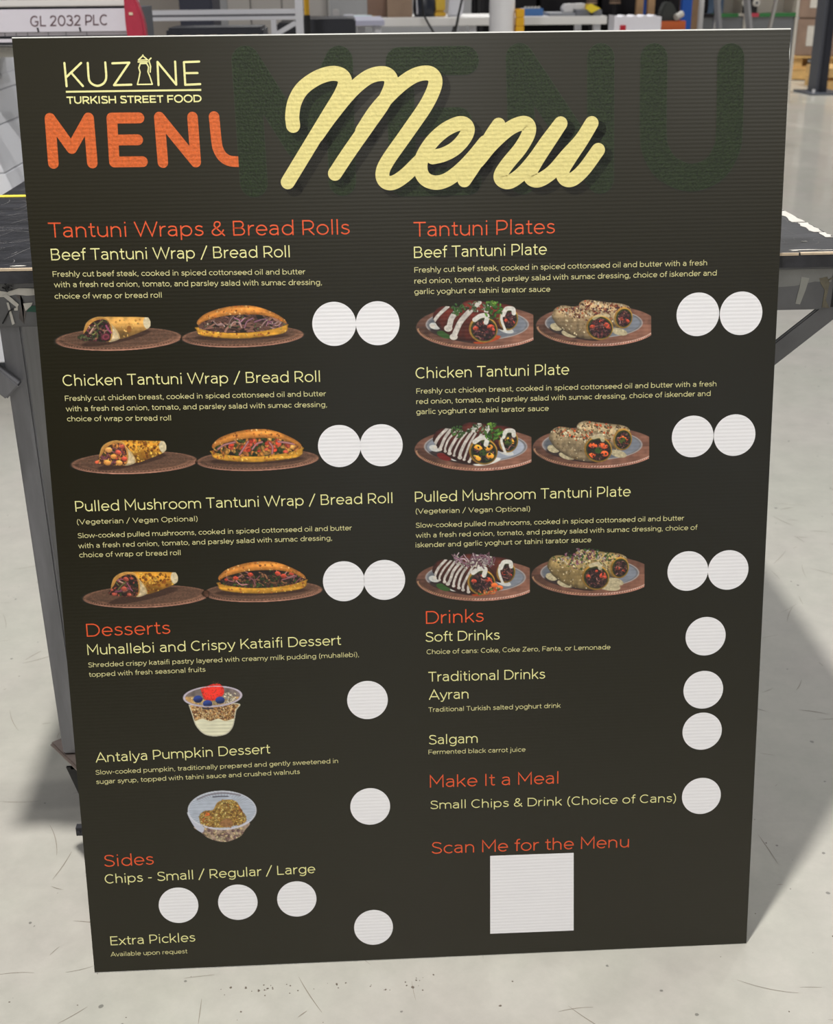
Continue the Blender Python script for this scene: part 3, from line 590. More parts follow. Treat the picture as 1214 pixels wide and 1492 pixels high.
def big_plate(p, k, H):
    c = [(640, 305), (640, 325), (625, 292), (640, 300), (640, 335), (640, 315)][k]; ox, oy = c
    rx, ry = 600, 205 if k < 2 else 200
    cut = np.clip((([1132, 1174, 1114, 1156, 1130, 1142][k])-p.X)/p.px+.5, 0, 1)
    def pt(m, col): p.put(m*cut, col)
    m, u, v = p.ell(ox, oy+8, rx, ry, 0); f = .62+.45*p.noise(60, 2)+.35*np.clip(u*(v > 0), 0, 1)-.4*np.clip(-u-.3, 0, 1); pt(m, mul((176, 122, 104), f+.1))
    m, u, v = p.ell(ox, oy-4, rx-6, ry-14, 0); f = .55+.45*p.noise(70, 3)+.22*u*(v > 0)-.3*np.clip(-u-.5, 0, 1); pt(m, mul((128, 88, 72), f+.18))
    for q in range(64):
        a = math.radians(4+q*2.7); xx = ox+(rx-16)*math.cos(a); yy = oy+2+(ry-14)*math.sin(a)
        e, _, _ = p.ell(xx, yy, 10, 5, -30); pt(e*.85, (222, 190, 174) if math.cos(a) > -.1 else (196, 150, 110))
        e, _, _ = p.ell(xx+10, yy+4, 4, 5); pt(e*.8, (60, 38, 30))
    m, u, v = p.ell(ox-30, oy-20, 480, 148, 0); pt(m, (176, 170, 168))
    m, u, v = p.ell(ox-30, oy-20, 470, 141, 0); pt(m, mul((118, 118, 122), .8+.3*p.noise(60)))
    m, u, v = p.ell(ox-30, oy-18, 452, 132, 0); bright = [0, 0, .45, 0, 0, 0][k]; pt(m, mul((104, 108, 116), .75+.35*p.noise(90)+.3*np.clip(u, 0, 1)+bright))
    dy = oy-305
    tah = k in (1, 3, 5)
    sh, _, _ = p.ell(420, 392+dy, 260, 44, 12); pt(sh*.8, (34, 22, 20))
    # pools of sauce on the plate
    if tah:
        for x, y, a, b in [(240, 325, 60, 36), (370, 392, 80, 34), (860, 372, 80, 34)]+([(760, 400, 150, 52)] if k == 5 else []):
            q, _, _ = p.ell(x, y+dy, a, b, 14); pt(q, mul((196, 182, 146), .75+.4*p.noise(16)))
    else:
        for x, y, a, b in [(215, 300, 54, 30), (395, 385, 50, 32), (880, 338, 70, 26)]:
            q, _, _ = p.ell(x, y+dy, a, b, 14); pt(q, mul((222, 222, 216), .8+.2*p.noise(20)))
        q, _, _ = p.ell(700, 425+dy, 130, 30, -12); pt(q, (226, 224, 216) if k == 2 else (176, 70, 34))
        q, _, _ = p.ell(300, 380+dy, 70, 30, 20); pt(q, (52, 84, 38) if k != 2 else (110, 30, 26))
    bk = [(460, 112), (480, 78), (540, 58), (620, 66), (760, 84), (880, 96), (960, 128), (975, 190), (960, 250), (880, 320), (820, 330), (700, 250), (560, 200), (470, 150)]
    bk = [(x, y+dy) for x, y in bk]
    fr = [(196, 230), (214, 160), (262, 122), (330, 114), (480, 140), (640, 164), (740, 190), (795, 260), (800, 330), (760, 410), (660, 440), (560, 446), (430, 420), (330, 372), (240, 300)]
    fr = [(x, y+dy) for x, y in fr]
    base = [(104, 40, 28), (184, 156, 116), (86, 36, 28), (184, 160, 122), (84, 40, 30), (180, 152, 98)][k]
    for body, sx in ((bk, 1), (fr, 0)):
        m, sd = p.poly(body)
        f = .42+.45*p.noise(28, 4, 2)+.5*np.clip(1-(p.Y-dy-(110 if sx == 0 else 70)-(p.X-250)*.13)/150, 0, 1)
        f *= .55+.45*np.clip(sd/40, 0, 1)
        pt(m, mul(base, f+.08))
        box = (180, 40+dy, 980, 450+dy)
        if tah:
            cols = {1: [(120, 56, 40), (160, 90, 60), (206, 190, 160), (84, 48, 50)], 3: [(206, 194, 160), (130, 110, 74), (196, 84, 44), (92, 70, 56)], 5: [(204, 190, 140), (196, 182, 150), (128, 70, 84), (74, 92, 40), (150, 130, 84)]}[k]
            up, _, _ = p.ell(480, 170+dy, 330, 80, 14); up2, _, _ = p.ell(760, 130+dy, 260, 60, 12)
            p.bits(m*np.clip(up+up2, 0, 1)*cut, 520, (6, 14), cols, (200, 50+dy, 980, 300+dy), edge=.3)
            p.bits(m*cut, 200, (5, 10), [(206, 188, 150), (110, 90, 58)], box, edge=.2)
        else:
            st = [(300, 130, 190, 300, 40), (395, 165, 335, 320, 44), (510, 165, 395, 400, 56)] if k == 0 else [(x, 125+(x-300)*.13, x-85, 290+(x-300)*.42, 24) for x in range(300, 640, 46)]
            if sx == 0:
                for x0, y0, x1, y1, w in st:
                    P = [(x0+30, y0-12+dy), ((x0+x1)/2+6, (y0*.62+y1*.38)+dy), (x1+10, y1*.8+y0*.2+dy), (x1, y1+dy)]
                    P = [(x+random.uniform(-9, 9), y) for x, y in P]; w *= random.uniform(.7, 1.2); q = p.line(P, w+10)*m; pt(q*.6, (50, 24, 20)); pt(p.ell(P[-1][0], P[-1][1], w*.75, w*.6)[0], (210, 202, 190)); pt(p.line(P, w)*m, mul((218, 210, 200), .72+.35*p.noise(22)))
            else:
                for x0 in (600, 720): pt(p.line([(x0+30, 80+dy), (x0-20, 130+dy), (x0-30, 180+dy)], 40)*m, (206, 202, 192))
    # open ends with filling
    ends = [(665, 330, 128, 118, 0), (900, 235, 84, 100, 1)]
    filc = [[(70, 36, 40), (110, 52, 56), (60, 34, 34), (40, 24, 28)], [(86, 40, 44), (60, 32, 38), (120, 60, 60)], [(44, 56, 34), (60, 72, 40), (40, 36, 24)], [(44, 52, 34), (60, 32, 32), (84, 52, 44)], [(70, 46, 46), (96, 66, 60), (50, 34, 34)], [(74, 46, 42), (50, 34, 32), (110, 76, 62)]][k]
    for cx, cy, a, b, far in reversed(ends):
        cy += dy
        q, u, v = p.ell(cx, cy, a+6, b+5, 14); pt(q, mul((190, 142, 62), .55+.35*p.noise(40)+.35*np.clip(-v, 0, 1)))
        q, _, _ = p.ell(cx+4, cy+2, a-8, b-10, 14); pt(q, mul((60, 64, 28), .6+.6*p.noise(30)))
        q, _, _ = p.ell(cx+6, cy+8, a-22, b-22, 14); pt(q, (30, 20, 22))
        q = q*cut
        p.bits(q, 150, (8, 20), filc, (cx-a, cy-b, cx+a, cy+b))
        p.strands(q, 14, [(120, 70, 76), (160, 110, 104), (80, 50, 50)], (cx-a*.7, cy-b*.6, cx+a*.7, cy+b*.7), (30, 70), (6, 11), (-80, 80))
        if k in (0, 1, 4, 5):
            for x, y, r in ([(-70, -8, 26), (70, -20, 34), (10, -60, 16), (88, 0, 22)] if not far else [(-20, 10, 22), (40, 30, 20)]):
                e, u, v = p.ell(cx+x, cy+y, r, r*.75, random.uniform(-40, 40)); pt(e*q, mul((180, 70, 50), 1.0-.4*v+.9*(p.noise(12)-.5)))
        else:
            cc = (222, 148, 50) if k == 2 else (214, 88, 46)
            for x, y, r, w in ([(-50, -38, 44, 24), (50, -34, 44, 26), (64, 40, 36, 28), (-66, 62, 46, 26)] if not far else [(-10, 0, 24, 40), (34, 10, 20, 34)]):
                e, u, v = p.ell(cx+x, cy+y, r, w, random.uniform(-30, 30)); pt(e*q, mul(cc, 1.15-.3*v+.25*(p.noise(12)-.5)))
            e, u, v = p.ell(cx, cy+10, 36, 30, 0); pt(e*q*.9, (56, 84, 34))
        p.bits(q, 60, (6, 13), filc+[(150, 100, 84)], (cx-a, cy-b, cx+a, cy+b))
    # sauce over the lips
    if not tah:
        for P, w in (([(585, 240), (640, 205), (700, 205), (690, 265)], 44), ([(850, 195), (880, 140), (940, 140), (950, 180)], 40), ([(845, 170), (835, 240), (870, 340)], 24)):
            pt(p.line([(x, y+dy) for x, y in P], w), mul((226, 222, 212), .82+.25*p.noise(20)))
    elif k in (3, 5):
        pt(p.line([(620, 215+dy), (690, 200+dy), (710, 240+dy)], 40)*.85, mul((206, 196, 162), .8+.3*p.noise(20)))
    else:
        pt(p.line([(610, 240+dy), (680, 205+dy), (750, 215+dy)], 34)*.7, (206, 190, 150))
    # greens / onion on top
    if k in (0, 2):
        full = np.ones_like(p.a)
        p.bits(p.ell(760, 150+dy, 90, 90, 20)[0], 50, (14, 30), [(64, 108, 38), (92, 140, 52), (44, 78, 30)], (670, 60+dy, 850, 240+dy), (.35, .7))
        p.bits(p.ell(430, 145+dy, 70, 60)[0], 26, (12, 26), [(60, 96, 44), (84, 120, 60)], (360, 90+dy, 500, 200+dy), (.3, .6))
        p.bits(p.ell(600, 120+dy, 110, 50)[0], 34, (10, 24), [(120, 136, 104), (190, 196, 180), (60, 84, 46)], (490, 70+dy, 700, 170+dy), (.3, .6))
        p.bits(p.ell(735, 85+dy, 50, 26)[0], 14, (12, 26), [(120, 160, 60), (96, 140, 52)], (680, 60+dy, 790, 110+dy), (.4, .7))
    if k == 4:
        p.strands(np.ones_like(p.a), 70, [(160, 120, 140), (196, 170, 176), (140, 96, 110), (206, 196, 180)], (420, 80+dy, 780, 170+dy), (40, 100), (6, 10), (-80, 80))
        for x, y in ((840, 385), (770, 425), (790, 360)):
            e, u, v = p.ell(x, y+dy, 32, 24); pt(e, mul((222, 104, 50), 1.1-.3*v))
        p.bits(p.ell(720, 415+dy, 130, 34, -10)[0], 40, (8, 18), [(196, 180, 130), (90, 120, 60), (214, 120, 70)], (600, 370+dy, 850, 450+dy))
    if k == 5:
        p.bits(p.ell(640, 110+dy, 240, 56, 8)[0], 120, (7, 16), [(64, 104, 44), (90, 130, 60), (206, 196, 190), (140, 80, 100)], (380, 50+dy, 880, 180+dy), (.4, .8))
        p.bits(p.ell(440, 150+dy, 140, 60, 10)[0], 70, (7, 15), [(64, 100, 44), (150, 90, 110), (200, 190, 176)], (300, 90+dy, 600, 240+dy), (.4, .8))
def cup_pic(p):
    m, sd = p.poly([(215, 455), (1000, 430), (985, 560), (945, 780), (890, 880), (800, 945), (640, 970), (490, 945), (390, 870), (320, 770), (270, 620)])
    p.put(m, mul((206, 200, 176), .9+.1*p.noise(60)))
    q = m*np.clip((sd-14)/10, 0, 1); p.put(q, mul((232, 228, 196), .9+.12*p.noise(120, 2)+.04*np.sin(p.Y/9)))
    g = q*np.clip((705+18*np.sin(p.X/40)-p.Y)/10, 0, 1)*np.clip((p.Y-400)/8, 0, 1)
    p.put(g, mul((206, 160, 104), .7+.6*p.noise(26, 3)))
    p.bits(g, 700, (9, 20), [(224, 186, 128), (196, 144, 80), (160, 110, 70), (236, 206, 156), (120, 72, 44)], (220, 420, 1010, 730))
    m, u, v = p.ell(606, 325, 482, 172, -3); p.put(m, mul((176, 164, 172), .85+.2*p.noise(70)))
    m, u, v = p.ell(606, 322, 440, 142, -3); p.put(m, mul((120, 108, 104), .6+.5*p.noise(60, 2)+.2*np.abs(u)))
    m2 = m*np.clip((p.Y-330-40*(np.abs(p.X-600) < 150))/20+.5, 0, 1); p.put(m2, mul((204, 160, 100), .8+.4*p.noise(22)))
    p.bits(m2, 260, (10, 22), [(232, 200, 140), (206, 160, 90), (236, 214, 170)], (260, 330, 960, 470))
    p.bits(m*np.clip((p.X-780)/10, 0, 1), 60, (14, 30), [(214, 204, 180), (190, 170, 150), (236, 222, 190)], (770, 270, 980, 430))
    m, sd = p.poly([(408, 200), (500, 165), (620, 122), (720, 125), (780, 190), (785, 280), (720, 350), (620, 390), (490, 378), (440, 300)])
    p.put(m, mul((232, 52, 40), .78+.25*p.noise(26, 3)+.22*np.clip(sd/60, 0, 1))); p.bits(m, 70, (4, 8), [(250, 130, 96), (180, 24, 24)], (410, 120, 790, 390))
    p.bits(p.ell(650, 108, 80, 22)[0], 16, (10, 22), [(60, 50, 20), (120, 90, 40)], (570, 90, 730, 125), (.3, .6))
    for x, y in ((370, 368), (525, 440), (725, 385)):
        m, u, v = p.ell(x, y, 76, 58); p.put(m, mul((44, 64, 132), .55+.8*np.clip(.6-v-.3*u, 0, 1)*.7))
    p.put(p.line([(448, 512), (520, 522), (606, 515)], 22), (38, 40, 60))
    rim = np.abs(np.hypot((p.X-606)/482, (p.Y-325-.05*(606-p.X))/168)-.955)
    p.put(np.clip((.045-rim)/.02, 0, 1)*.85, (200, 190, 204))
def bowl_pic(p):
    m, sd = p.poly([(210, 600), (300, 690), (400, 770), (560, 822), (690, 822), (860, 750), (930, 660), (985, 540), (600, 500)])
    p.put(m, mul((176, 150, 130), .75+.4*p.noise(24, 3))); p.bits(m, 170, (12, 26), [(196, 170, 130), (140, 110, 100), (206, 190, 150), (120, 90, 90)], (300, 620, 950, 820), edge=.5)
    m, u, v = p.ell(604, 375, 494, 280, 0)
    lip = [(112, 400), (150, 520), (240, 650), (330, 690), (330, 560)]
    q, _ = p.poly(lip); p.put(q, (188, 190, 204))
    p.put(m, (204, 206, 214))
    m, u, v = p.ell(604, 372, 478, 262, 0)
    f = .86+.1*p.noise(70, 2)+.06*np.sin(np.arctan2(v, u)*60)*(np.hypot(u, v) > .75); p.put(m, mul((190, 198, 212), f))
    p.put(p.line([(250, 220), (400, 160), (620, 130), (860, 160)], 22)*.8, (120, 112, 120)); p.put(p.line([(470, 186), (580, 176), (690, 176)], 14), (70, 66, 78))
    food, sd = p.poly([(272, 470), (350, 385), (470, 370), (540, 260), (680, 222), (800, 250), (880, 370), (950, 500), (900, 560), (640, 620), (420, 610), (290, 560)])
    p.put(food, mul((176, 136, 66), .6+.6*p.noise(30, 3)))
    q, u, v = p.ell(380, 480, 80, 75, -20); p.put(q*food, mul((190, 92, 44), 1.05-.35*v))
    q, u, v = p.ell(850, 400, 60, 110, 10); p.put(q*food, mul((150, 84, 44), 1.0-.3*v))
    p.bits(food, 620, (10, 24), [(212, 178, 92), (232, 204, 126), (176, 134, 60), (140, 96, 44), (206, 160, 80)], (270, 220, 950, 610), (.35, .8), clip=False)
    q, _ = p.poly([(560, 580), (640, 500), (720, 500), (760, 590), (660, 620)]); p.put(q*.8, mul((150, 104, 70), .7+.5*p.noise(30)))
    rimd = np.abs(p.line([(300, 575), (420, 620), (604, 648), (800, 620), (975, 540)], 14)); p.put(rimd*.85, (206, 196, 206))
NAMES = {'wrap': ['dark meat wrap on a copper plate', 'chicken wrap on a copper plate', 'mushroom wrap on a copper plate'],
         'roll': ['bread roll with shredded meat', 'bread roll with chicken pieces', 'bread roll with shredded mushroom'],
         'plate': ['two sauced rolls with parsley on a plate', 'two pale rolls with red spice on a plate', 'two striped rolls with herbs on a plate', 'two creamy rolls with red spice on a plate',
                   'two striped rolls topped with onion on a plate', 'two creamy rolls with herbs and onion on a plate'],
         'cup': ['clear cup of pudding with strawberry and blueberries'], 'bowl': ['clear bowl of pumpkin dessert with walnuts']}
cnt = {}
M_pic = print_mat('printed_picture_ink', attr=True, rough=.4)
for kind, H, c0, c1, c2, c3 in PICTURES:
    k = cnt.get(kind, 0); cnt[kind] = k+1
    p = Paint(H, 4.4 if kind not in ('cup', 'bowl') else 7.5)
    if kind == 'wrap': wrap_pic(p, k)
    elif kind == 'roll': roll_pic(p, k)
    elif kind == 'plate': big_plate(p, k, H)
    elif kind == 'cup': cup_pic(p)
    else: bowl_pic(p)
    U = (p.X/1214)[..., None]; V = (p.Y/H)[..., None]
    c0, c1, c2, c3 = map(np.array, (c0, c1, c2, c3))
    Q = (c3*(1-U)+c2*U)*(1-V)+(c0*(1-U)+c1*U)*V
    a = p.a; bgc = np.array((31, 29, 17))/255
    colr = p.c*a[..., None]+bgc*(1-a[..., None])
    vid = np.arange(p.nx*p.ny).reshape(p.ny, p.nx)
    use = (a[:-1, :-1]+a[1:, :-1]+a[:-1, 1:]+a[1:, 1:]) > 0
    F4 = np.stack([vid[:-1, :-1][use], vid[1:, :-1][use], vid[1:, 1:][use], vid[:-1, 1:][use]], 1)
    ids, inv = np.unique(F4, return_inverse=True); F4 = inv.reshape(F4.shape)
    co = np.zeros((len(ids), 3)); co[:, [0, 2]] = Q.reshape(-1, 2)[ids]; co[:, 1] = -.00010-.00002*(k % 3)
    me = bpy.data.meshes.new('food_picture'); me.vertices.add(len(ids)); me.vertices.foreach_set('co', co.ravel())
    me.loops.add(F4.size); me.loops.foreach_set('vertex_index', F4.ravel().astype(np.int32))
    me.polygons.add(len(F4)); me.polygons.foreach_set('loop_start', np.arange(0, F4.size, 4, dtype=np.int32))
    me.update(calc_edges=True)
    at = me.color_attributes.new('Col', 'FLOAT_COLOR', 'POINT')
    lc = np.ones((len(ids), 4)); lc[:, :3] = np.clip(colr.reshape(-1, 3)[ids], 0, 1)**2.2*INK
    at.data.foreach_set('color', lc.ravel()); me.materials.append(M_pic)
    o = bpy.data.objects.new('food_picture', me); COL.objects.link(o); o.parent = board
    o['label'] = 'printed picture of '+NAMES[kind][k]
# ------------------------------------------------------------------ the hall: floor and walls
def floor_mat():
    mt, t, b = nt('sealed_concrete'); L = t.links
    tc = N(t, 'ShaderNodeTexCoord')
    n1 = N(t, 'ShaderNodeTexNoise', Scale=2.2, Detail=6.0, Roughness=.6); n2 = N(t, 'ShaderNodeTexNoise', Scale=14, Detail=8.0, Roughness=.7)
    n3 = N(t, 'ShaderNodeTexNoise', Scale=110, Detail=3.0)
    for n in (n1, n2, n3): L.new(tc.outputs['Object'], n.inputs['Vector'])
    r1 = N(t, 'ShaderNodeValToRGB'); r1.color_ramp.elements[0].position = .35; r1.color_ramp.elements[1].position = .65
    r1.color_ramp.elements[0].color = (*lin((173, 172, 161)), 1); r1.color_ramp.elements[1].color = (*lin((178, 173, 165)), 1)
    L.new(n1.outputs['Fac'], r1.inputs[0])
    r2 = N(t, 'ShaderNodeMapRange'); r2.inputs[1].default_value = .3; r2.inputs[2].default_value = .7; r2.inputs[3].default_value = .90; r2.inputs[4].default_value = 1.08
    L.new(n2.outputs['Fac'], r2.inputs[0])
    mx = N(t, 'ShaderNodeVectorMath', operation='SCALE'); L.new(r1.outputs[0], mx.inputs[0]); L.new(r2.outputs[0], mx.inputs['Scale'])
    # small dark chips
    vo = N(t, 'ShaderNodeTexVoronoi', Scale=26); L.new(tc.outputs['Object'], vo.inputs['Vector'])
    n4 = N(t, 'ShaderNodeTexNoise', Scale=40, Detail=4.0); L.new(tc.outputs['Object'], n4.inputs['Vector'])
    ad = N(t, 'ShaderNodeMath', operation='MULTIPLY_ADD'); L.new(n4.outputs['Fac'], ad.inputs[0]); ad.inputs[1].default_value = -.35; L.new(vo.outputs['Distance'], ad.inputs[2])
    r3 = N(t, 'ShaderNodeMapRange'); L.new(ad.outputs[0], r3.inputs[0]); r3.inputs[1].default_value = -.135; r3.inputs[2].default_value = -.115; r3.inputs[3].default_value = .45; r3.inputs[4].default_value = 1
    m2 = N(t, 'ShaderNodeVectorMath', operation='SCALE'); L.new(mx.outputs[0], m2.inputs[0]); L.new(r3.outputs[0], m2.inputs['Scale'])
    L.new(m2.outputs[0], b.inputs['Base Color'])
    rr = N(t, 'ShaderNodeMapRange'); L.new(n2.outputs['Fac'], rr.inputs[0]); rr.inputs[3].default_value = .36; rr.inputs[4].default_value = .52; b.inputs['Coat Weight'].default_value = .45; b.inputs['Coat Roughness'].default_value = .09; L.new(rr.outputs[0], b.inputs['Roughness'])
    bp = N(t, 'ShaderNodeBump', Strength=.25, Distance=.0008); L.new(n3.outputs['Fac'], bp.inputs['Height']); L.new(bp.outputs[0], b.inputs['Normal'])
    b.inputs['Specular IOR Level'].default_value = .5
    return mt
fl = MB().box(-14, 16, -20, 24, -.1, 0).build('floor', floor_mat()); tag(fl, kind='structure')
M_scr = mat('floor_scratch', (134, 126, 114), .6); M_chip = mat('floor_chip', (104, 94, 84), .7)
def ribbon_mesh(F, P, w, z):
    k = len(F.v); n = len(P)
    for i, p in enumerate(P):
        a = P[max(i-1, 0)]; c = P[min(i+1, n-1)]; d = math.atan2(c[1]-a[1], c[0]-a[0])+math.pi/2
        ww = w*math.sin(math.pi*(i+.3)/(n-.4))/2+1e-4
        F.v += [(p[0]+math.cos(d)*ww, p[1]+math.sin(d)*ww, z), (p[0]-math.cos(d)*ww, p[1]-math.sin(d)*ww, z)]
    F.f += [(k+2*i, k+2*i+1, k+2*i+3, k+2*i+2) for i in range(n-1)]
Fs = MB()
for _ in range(420):
    x, y = random.uniform(-1.2, 1.3), random.uniform(-.5, 1.6); a = random.uniform(0, 6.28); l = random.uniform(.006, .09)*random.choice((.5, 1, 1, 1.4)); c = random.uniform(-.45, .45)
    P = []
    for i in range(7): P.append((x, y)); x += math.cos(a)*l/6; y += math.sin(a)*l/6; a += c/6
    ribbon_mesh(Fs, P, random.uniform(.0004, .0012), .0003)
tag(Fs.build('floor_scratch', M_scr, fl), kind='stuff')
Fc = MB()
for _ in range(190):
    x, y = random.uniform(-1.0, 1.0), random.uniform(-.5, .35); r = random.uniform(.0004, .0014)*random.choice((1, 1, 1, 1.7))
    if random.random() < .2: x = random.uniform(-.28, .02); y = random.uniform(-.055, -.035)
    Fc.poly([(x+r*random.uniform(.5, 1.3)*math.cos(q), y+r*random.uniform(.5, 1.3)*math.sin(q)) for q in np.linspace(0, 5.3, 6)], .0004, 'z', 0)
tag(Fc.build('floor_chip', M_chip, fl), kind='stuff')
M_wall = mat('hall_wall_paint', (150, 150, 152), .7, noise=.06, nscale=2)
M_walld = mat('hall_wall_dark', (96, 98, 104), .7, noise=.06, nscale=2)
for nm, bx in (('wall_back', (-14, 16, 24, 24.2, 0, 5)), ('wall_left', (-14.2, -14, -20, 24.2, 0, 5)), ('wall_right', (16, 16.2, -20, 24.2, 0, 5))):
    tag(MB().box(*bx).build(nm, M_wall), kind='structure')
tag(MB().box(-14.2, 16.2, -20.2, -20, 0, 5).build('wall_front', M_walld), kind='structure')

def glow(name, rgb, k):
    mt, t, b = nt(name); b.inputs['Base Color'].default_value = (.8, .8, .8, 1); b.inputs['Emission Color'].default_value = (*lin(rgb), 1); b.inputs['Emission Strength'].default_value = k; return mt
M_band = glow('band_glow', (226, 236, 255), 5.0); M_upper = glow('upper_glow', (244, 234, 214), .85)  # emission for unseen surfaces that are added only for reflections
tag(MB().box(-.25, .50, -20, -19.98, .1, 2.6).build('glow_panel_1', M_band), kind='structure')
tag(MB().box(6.4, 7.2, -20, -19.98, .1, 2.6).build('glow_panel_2', M_band), kind='structure')  # both panels unseen, added to mirror as pale bands on the board
tag(MB().box(-14, 16, -20.2, -20, 5.01, 9.0).build('glow_panel_3', M_upper), kind='structure')  # unseen glowing strip, added to lighten the reflection at the board's top

# ------------------------------------------------------------------ workbench the board leans on
M_blk = mat('scuffed_black_plywood', (38, 38, 41), .42, spec=.35, noise=.75, nscale=11, bump=.3, bscale=40, stretch=(1, 3, 1))
M_blkrim = mat('worn_black_edge', (46, 46, 50), .6, noise=.6, nscale=28, bump=.4, bscale=90)
M_steel = mat('worn_grey_steel', (118, 118, 122), .42, metal=.55, noise=.16, nscale=7, stretch=(8, 8, 1))
M_steel2 = mat('dark_grey_steel', (108, 108, 110), .4, metal=.4, noise=.2, nscale=10)
M_tape = mat('torn_white_tape', (198, 194, 186), .6, noise=.1, nscale=40)
M_tan = mat('bare_plywood_edge', (206, 186, 160), .7, noise=.2, nscale=60)
M_yel = mat('yellow_line_tape', (226, 206, 70), .5)
M_gtp = mat('old_clear_tape', (160, 160, 154), .45, noise=.1, nscale=30)
M_rub = mat('black_rubber', (24, 24, 26), .5); M_zinc = mat('zinc_plate', (128, 116, 110), .35, metal=.8, noise=.15, nscale=30)
M_wire = mat('black_wire', (20, 20, 22), .4)
XL, XR, YF, YB, ZT = -.632, .556, .1775, .98, .925
wb = empty('workbench', (0, .58, 0)); tag(wb, 'scuffed black topped steel workbench on castors behind the menu board', 'workbench')
WB = Vector((0, .58, 0))
def wpart(b, name, mt, label=None, **kw):
    o = b.build(name, mt, None, **kw); o.parent = wb; o.matrix_parent_inverse = Matrix.Translation(-WB)
    if label: o['label'] = label
    return o
wpart(MB().box(XL, XR, YF, YB, ZT-.018, ZT), 'tabletop', M_blk, bevel=.0015)
b = MB(); rr = random.Random(3)
# worn pale front edge
x = XL
while x < XR:
    l = rr.uniform(.02, .08)
    b.box(x, min(x+l, XR), YF-.0008, YF+rr.uniform(.001, .004), ZT-rr.uniform(.001, .0035), ZT+.0004); x += l+rr.uniform(0, .008)*(x > 0)
wpart(b, 'worn_edge', M_tan, 'pale worn front edge of the top')
wpart(MB().box(XL, XR, YF-.0006, YF, ZT-.0175, ZT-.003), 'edge_band', M_blkrim)
def ragged(x0, x1, y0, y1, n, amp, r):
    A = [(x0+r.uniform(0, amp), y0+(y1-y0)*i/n) for i in range(n+1)]; B_ = [(x1-r.uniform(0, amp), y1-(y1-y0)*i/n) for i in range(n+1)]
    return A+B_
b = MB()
for y0, y1, w in ((.225, .262, .010), (.268, .300, .017), (.304, .37, .020), (.376, .462, .022), (.47, .50, .012), (.55, .70, .014)):
    b.poly(ragged(XR-w, XR-.001, y0, y1, 6, .006, rr), .0006, 'z', ZT+.0003)
wpart(b, 'edge_tape', M_tape, 'torn white tape along the right edge')
for (x, y, w, d) in ((.462, .365, .014, .022), (.505, .245, .008, .003), (.54, .215, .012, .006), (.49, .193, .04, .003), (.515, .19, .02, .002), (.475, .19, .01, .003), (-.47, .19, .02, .004)):
    b = MB().poly([(x+w*rr.uniform(.3, .6)*math.cos(q), y+d*rr.uniform(.4, .7)*math.sin(q)) for q in np.linspace(0, 5.6, 9)], .0005, 'z', ZT+.0003)
    wpart(b, 'paint_chip', M_tape)
b = MB()
for _ in range(260):
    x, y = rr.uniform(XL+.02, XR-.02), rr.uniform(YF+.02, YB-.05)
    if abs(x) < .4: x = rr.choice([rr.uniform(XL+.01, -.42), rr.uniform(.43, XR-.02)])
    a = rr.choice((rr.uniform(-.5, .5), rr.uniform(.5, 1.6))); l = rr.uniform(.01, .11); bend = rr.uniform(-.35, .35); P = []
    for i in range(6): P.append((x, y)); x += math.cos(a)*l/5; y += math.sin(a)*l/5; a += bend+rr.uniform(-.12, .12)
    if all(XL+.002 < p[0] < XR-.002 and YF+.003 < p[1] < YB-.003 for p in P): ribbon_mesh(b, P, rr.uniform(.0004, .0014), ZT+.0003)
tag(wpart(b, 'surface_scratch', mat('grey_scratch', (104, 102, 102), .6)), kind='stuff')
wpart(MB().box(XL, XR-.004, .712, .730, ZT+.0002, ZT+.0010), 'yellow_tape', M_yel, 'thin yellow tape line across the top')
# frame
ZA0, ZA1 = .850, ZT-.019
wpart(MB().box(-.60, .530, .192, .232, ZA0, ZA1), 'front_rail', M_steel2, bevel=.002)
wpart(MB().box(-.60, .530, .91, .95, ZA0, ZA1), 'back_rail', M_steel2, bevel=.002)
for x in (-.60, .49): wpart(MB().box(x+.0005, x+.039, .2325, .9095, ZA0, ZA1), 'side_rail', M_steel2, bevel=.002)
wpart(MB().box(.5305, .551, .196, .232, ZA0+.002, ZA1-.004), 'end_block', M_rub)
for x0 in (-.509, .385):
    for y0 in (.205, .86):
        wpart(MB().box(x0, x0+.027, y0, y0+.085, .2165, ZA0-.0005), 'leg', M_steel, bevel=.0025)
wpart(MB().bar((.556, .203, .866), (.405, .203, .738), .007, .026), 'brace', M_steel2, bevel=.002)
wpart(MB().bar((-.600, .196, .868), (-.499, .196, .768), .018, .026), 'brace', M_steel, bevel=.002)
for y in (.93,):
    wpart(MB().bar((-.600, y, .868), (-.499, y, .768), .018, .026), 'brace', M_steel2)
wpart(MB().box(-.4815, .3845, .235, .262, .30, .33), 'stretcher', M_steel)
wpart(MB().box(-.4815, .3845, .885, .912, .30, .33), 'stretcher', M_steel)
# right rail tapes
b = MB(); b.poly([(.4875, .8925), (.4975, .8905), (.4945, .8755), (.4895, .8575), (.4835, .8585), (.4850, .8705), (.4865, .8800)], .0006, 'y', .1912); wpart(b, 'rail_tape', M_gtp, 'short strip of old grey-white tape')
b = MB(); b.poly([(.440, .902), (.527, .902), (.526, .885), (.505, .886), (.48, .881), (.44, .879)], .0004, 'y', .1915); wpart(b, 'rail_film', mat('old_grey_film', (136, 136, 134), .4, noise=.15, nscale=30))
b = MB(); b.bar((.522, .1905, .8915-.004), (.531, .1905, .881+.012), .0012, .0012); b.poly([(.510, .890), (.520, .892), (.524, .884), (.522, .862), (.528, .852), (.518, .853), (.519, .875), (.513, .883)], .0005, 'y', .1912)
wpart(b, 'glue_stain', mat('yellowed_glue', (112, 106, 90), .5, noise=.4, nscale=60))
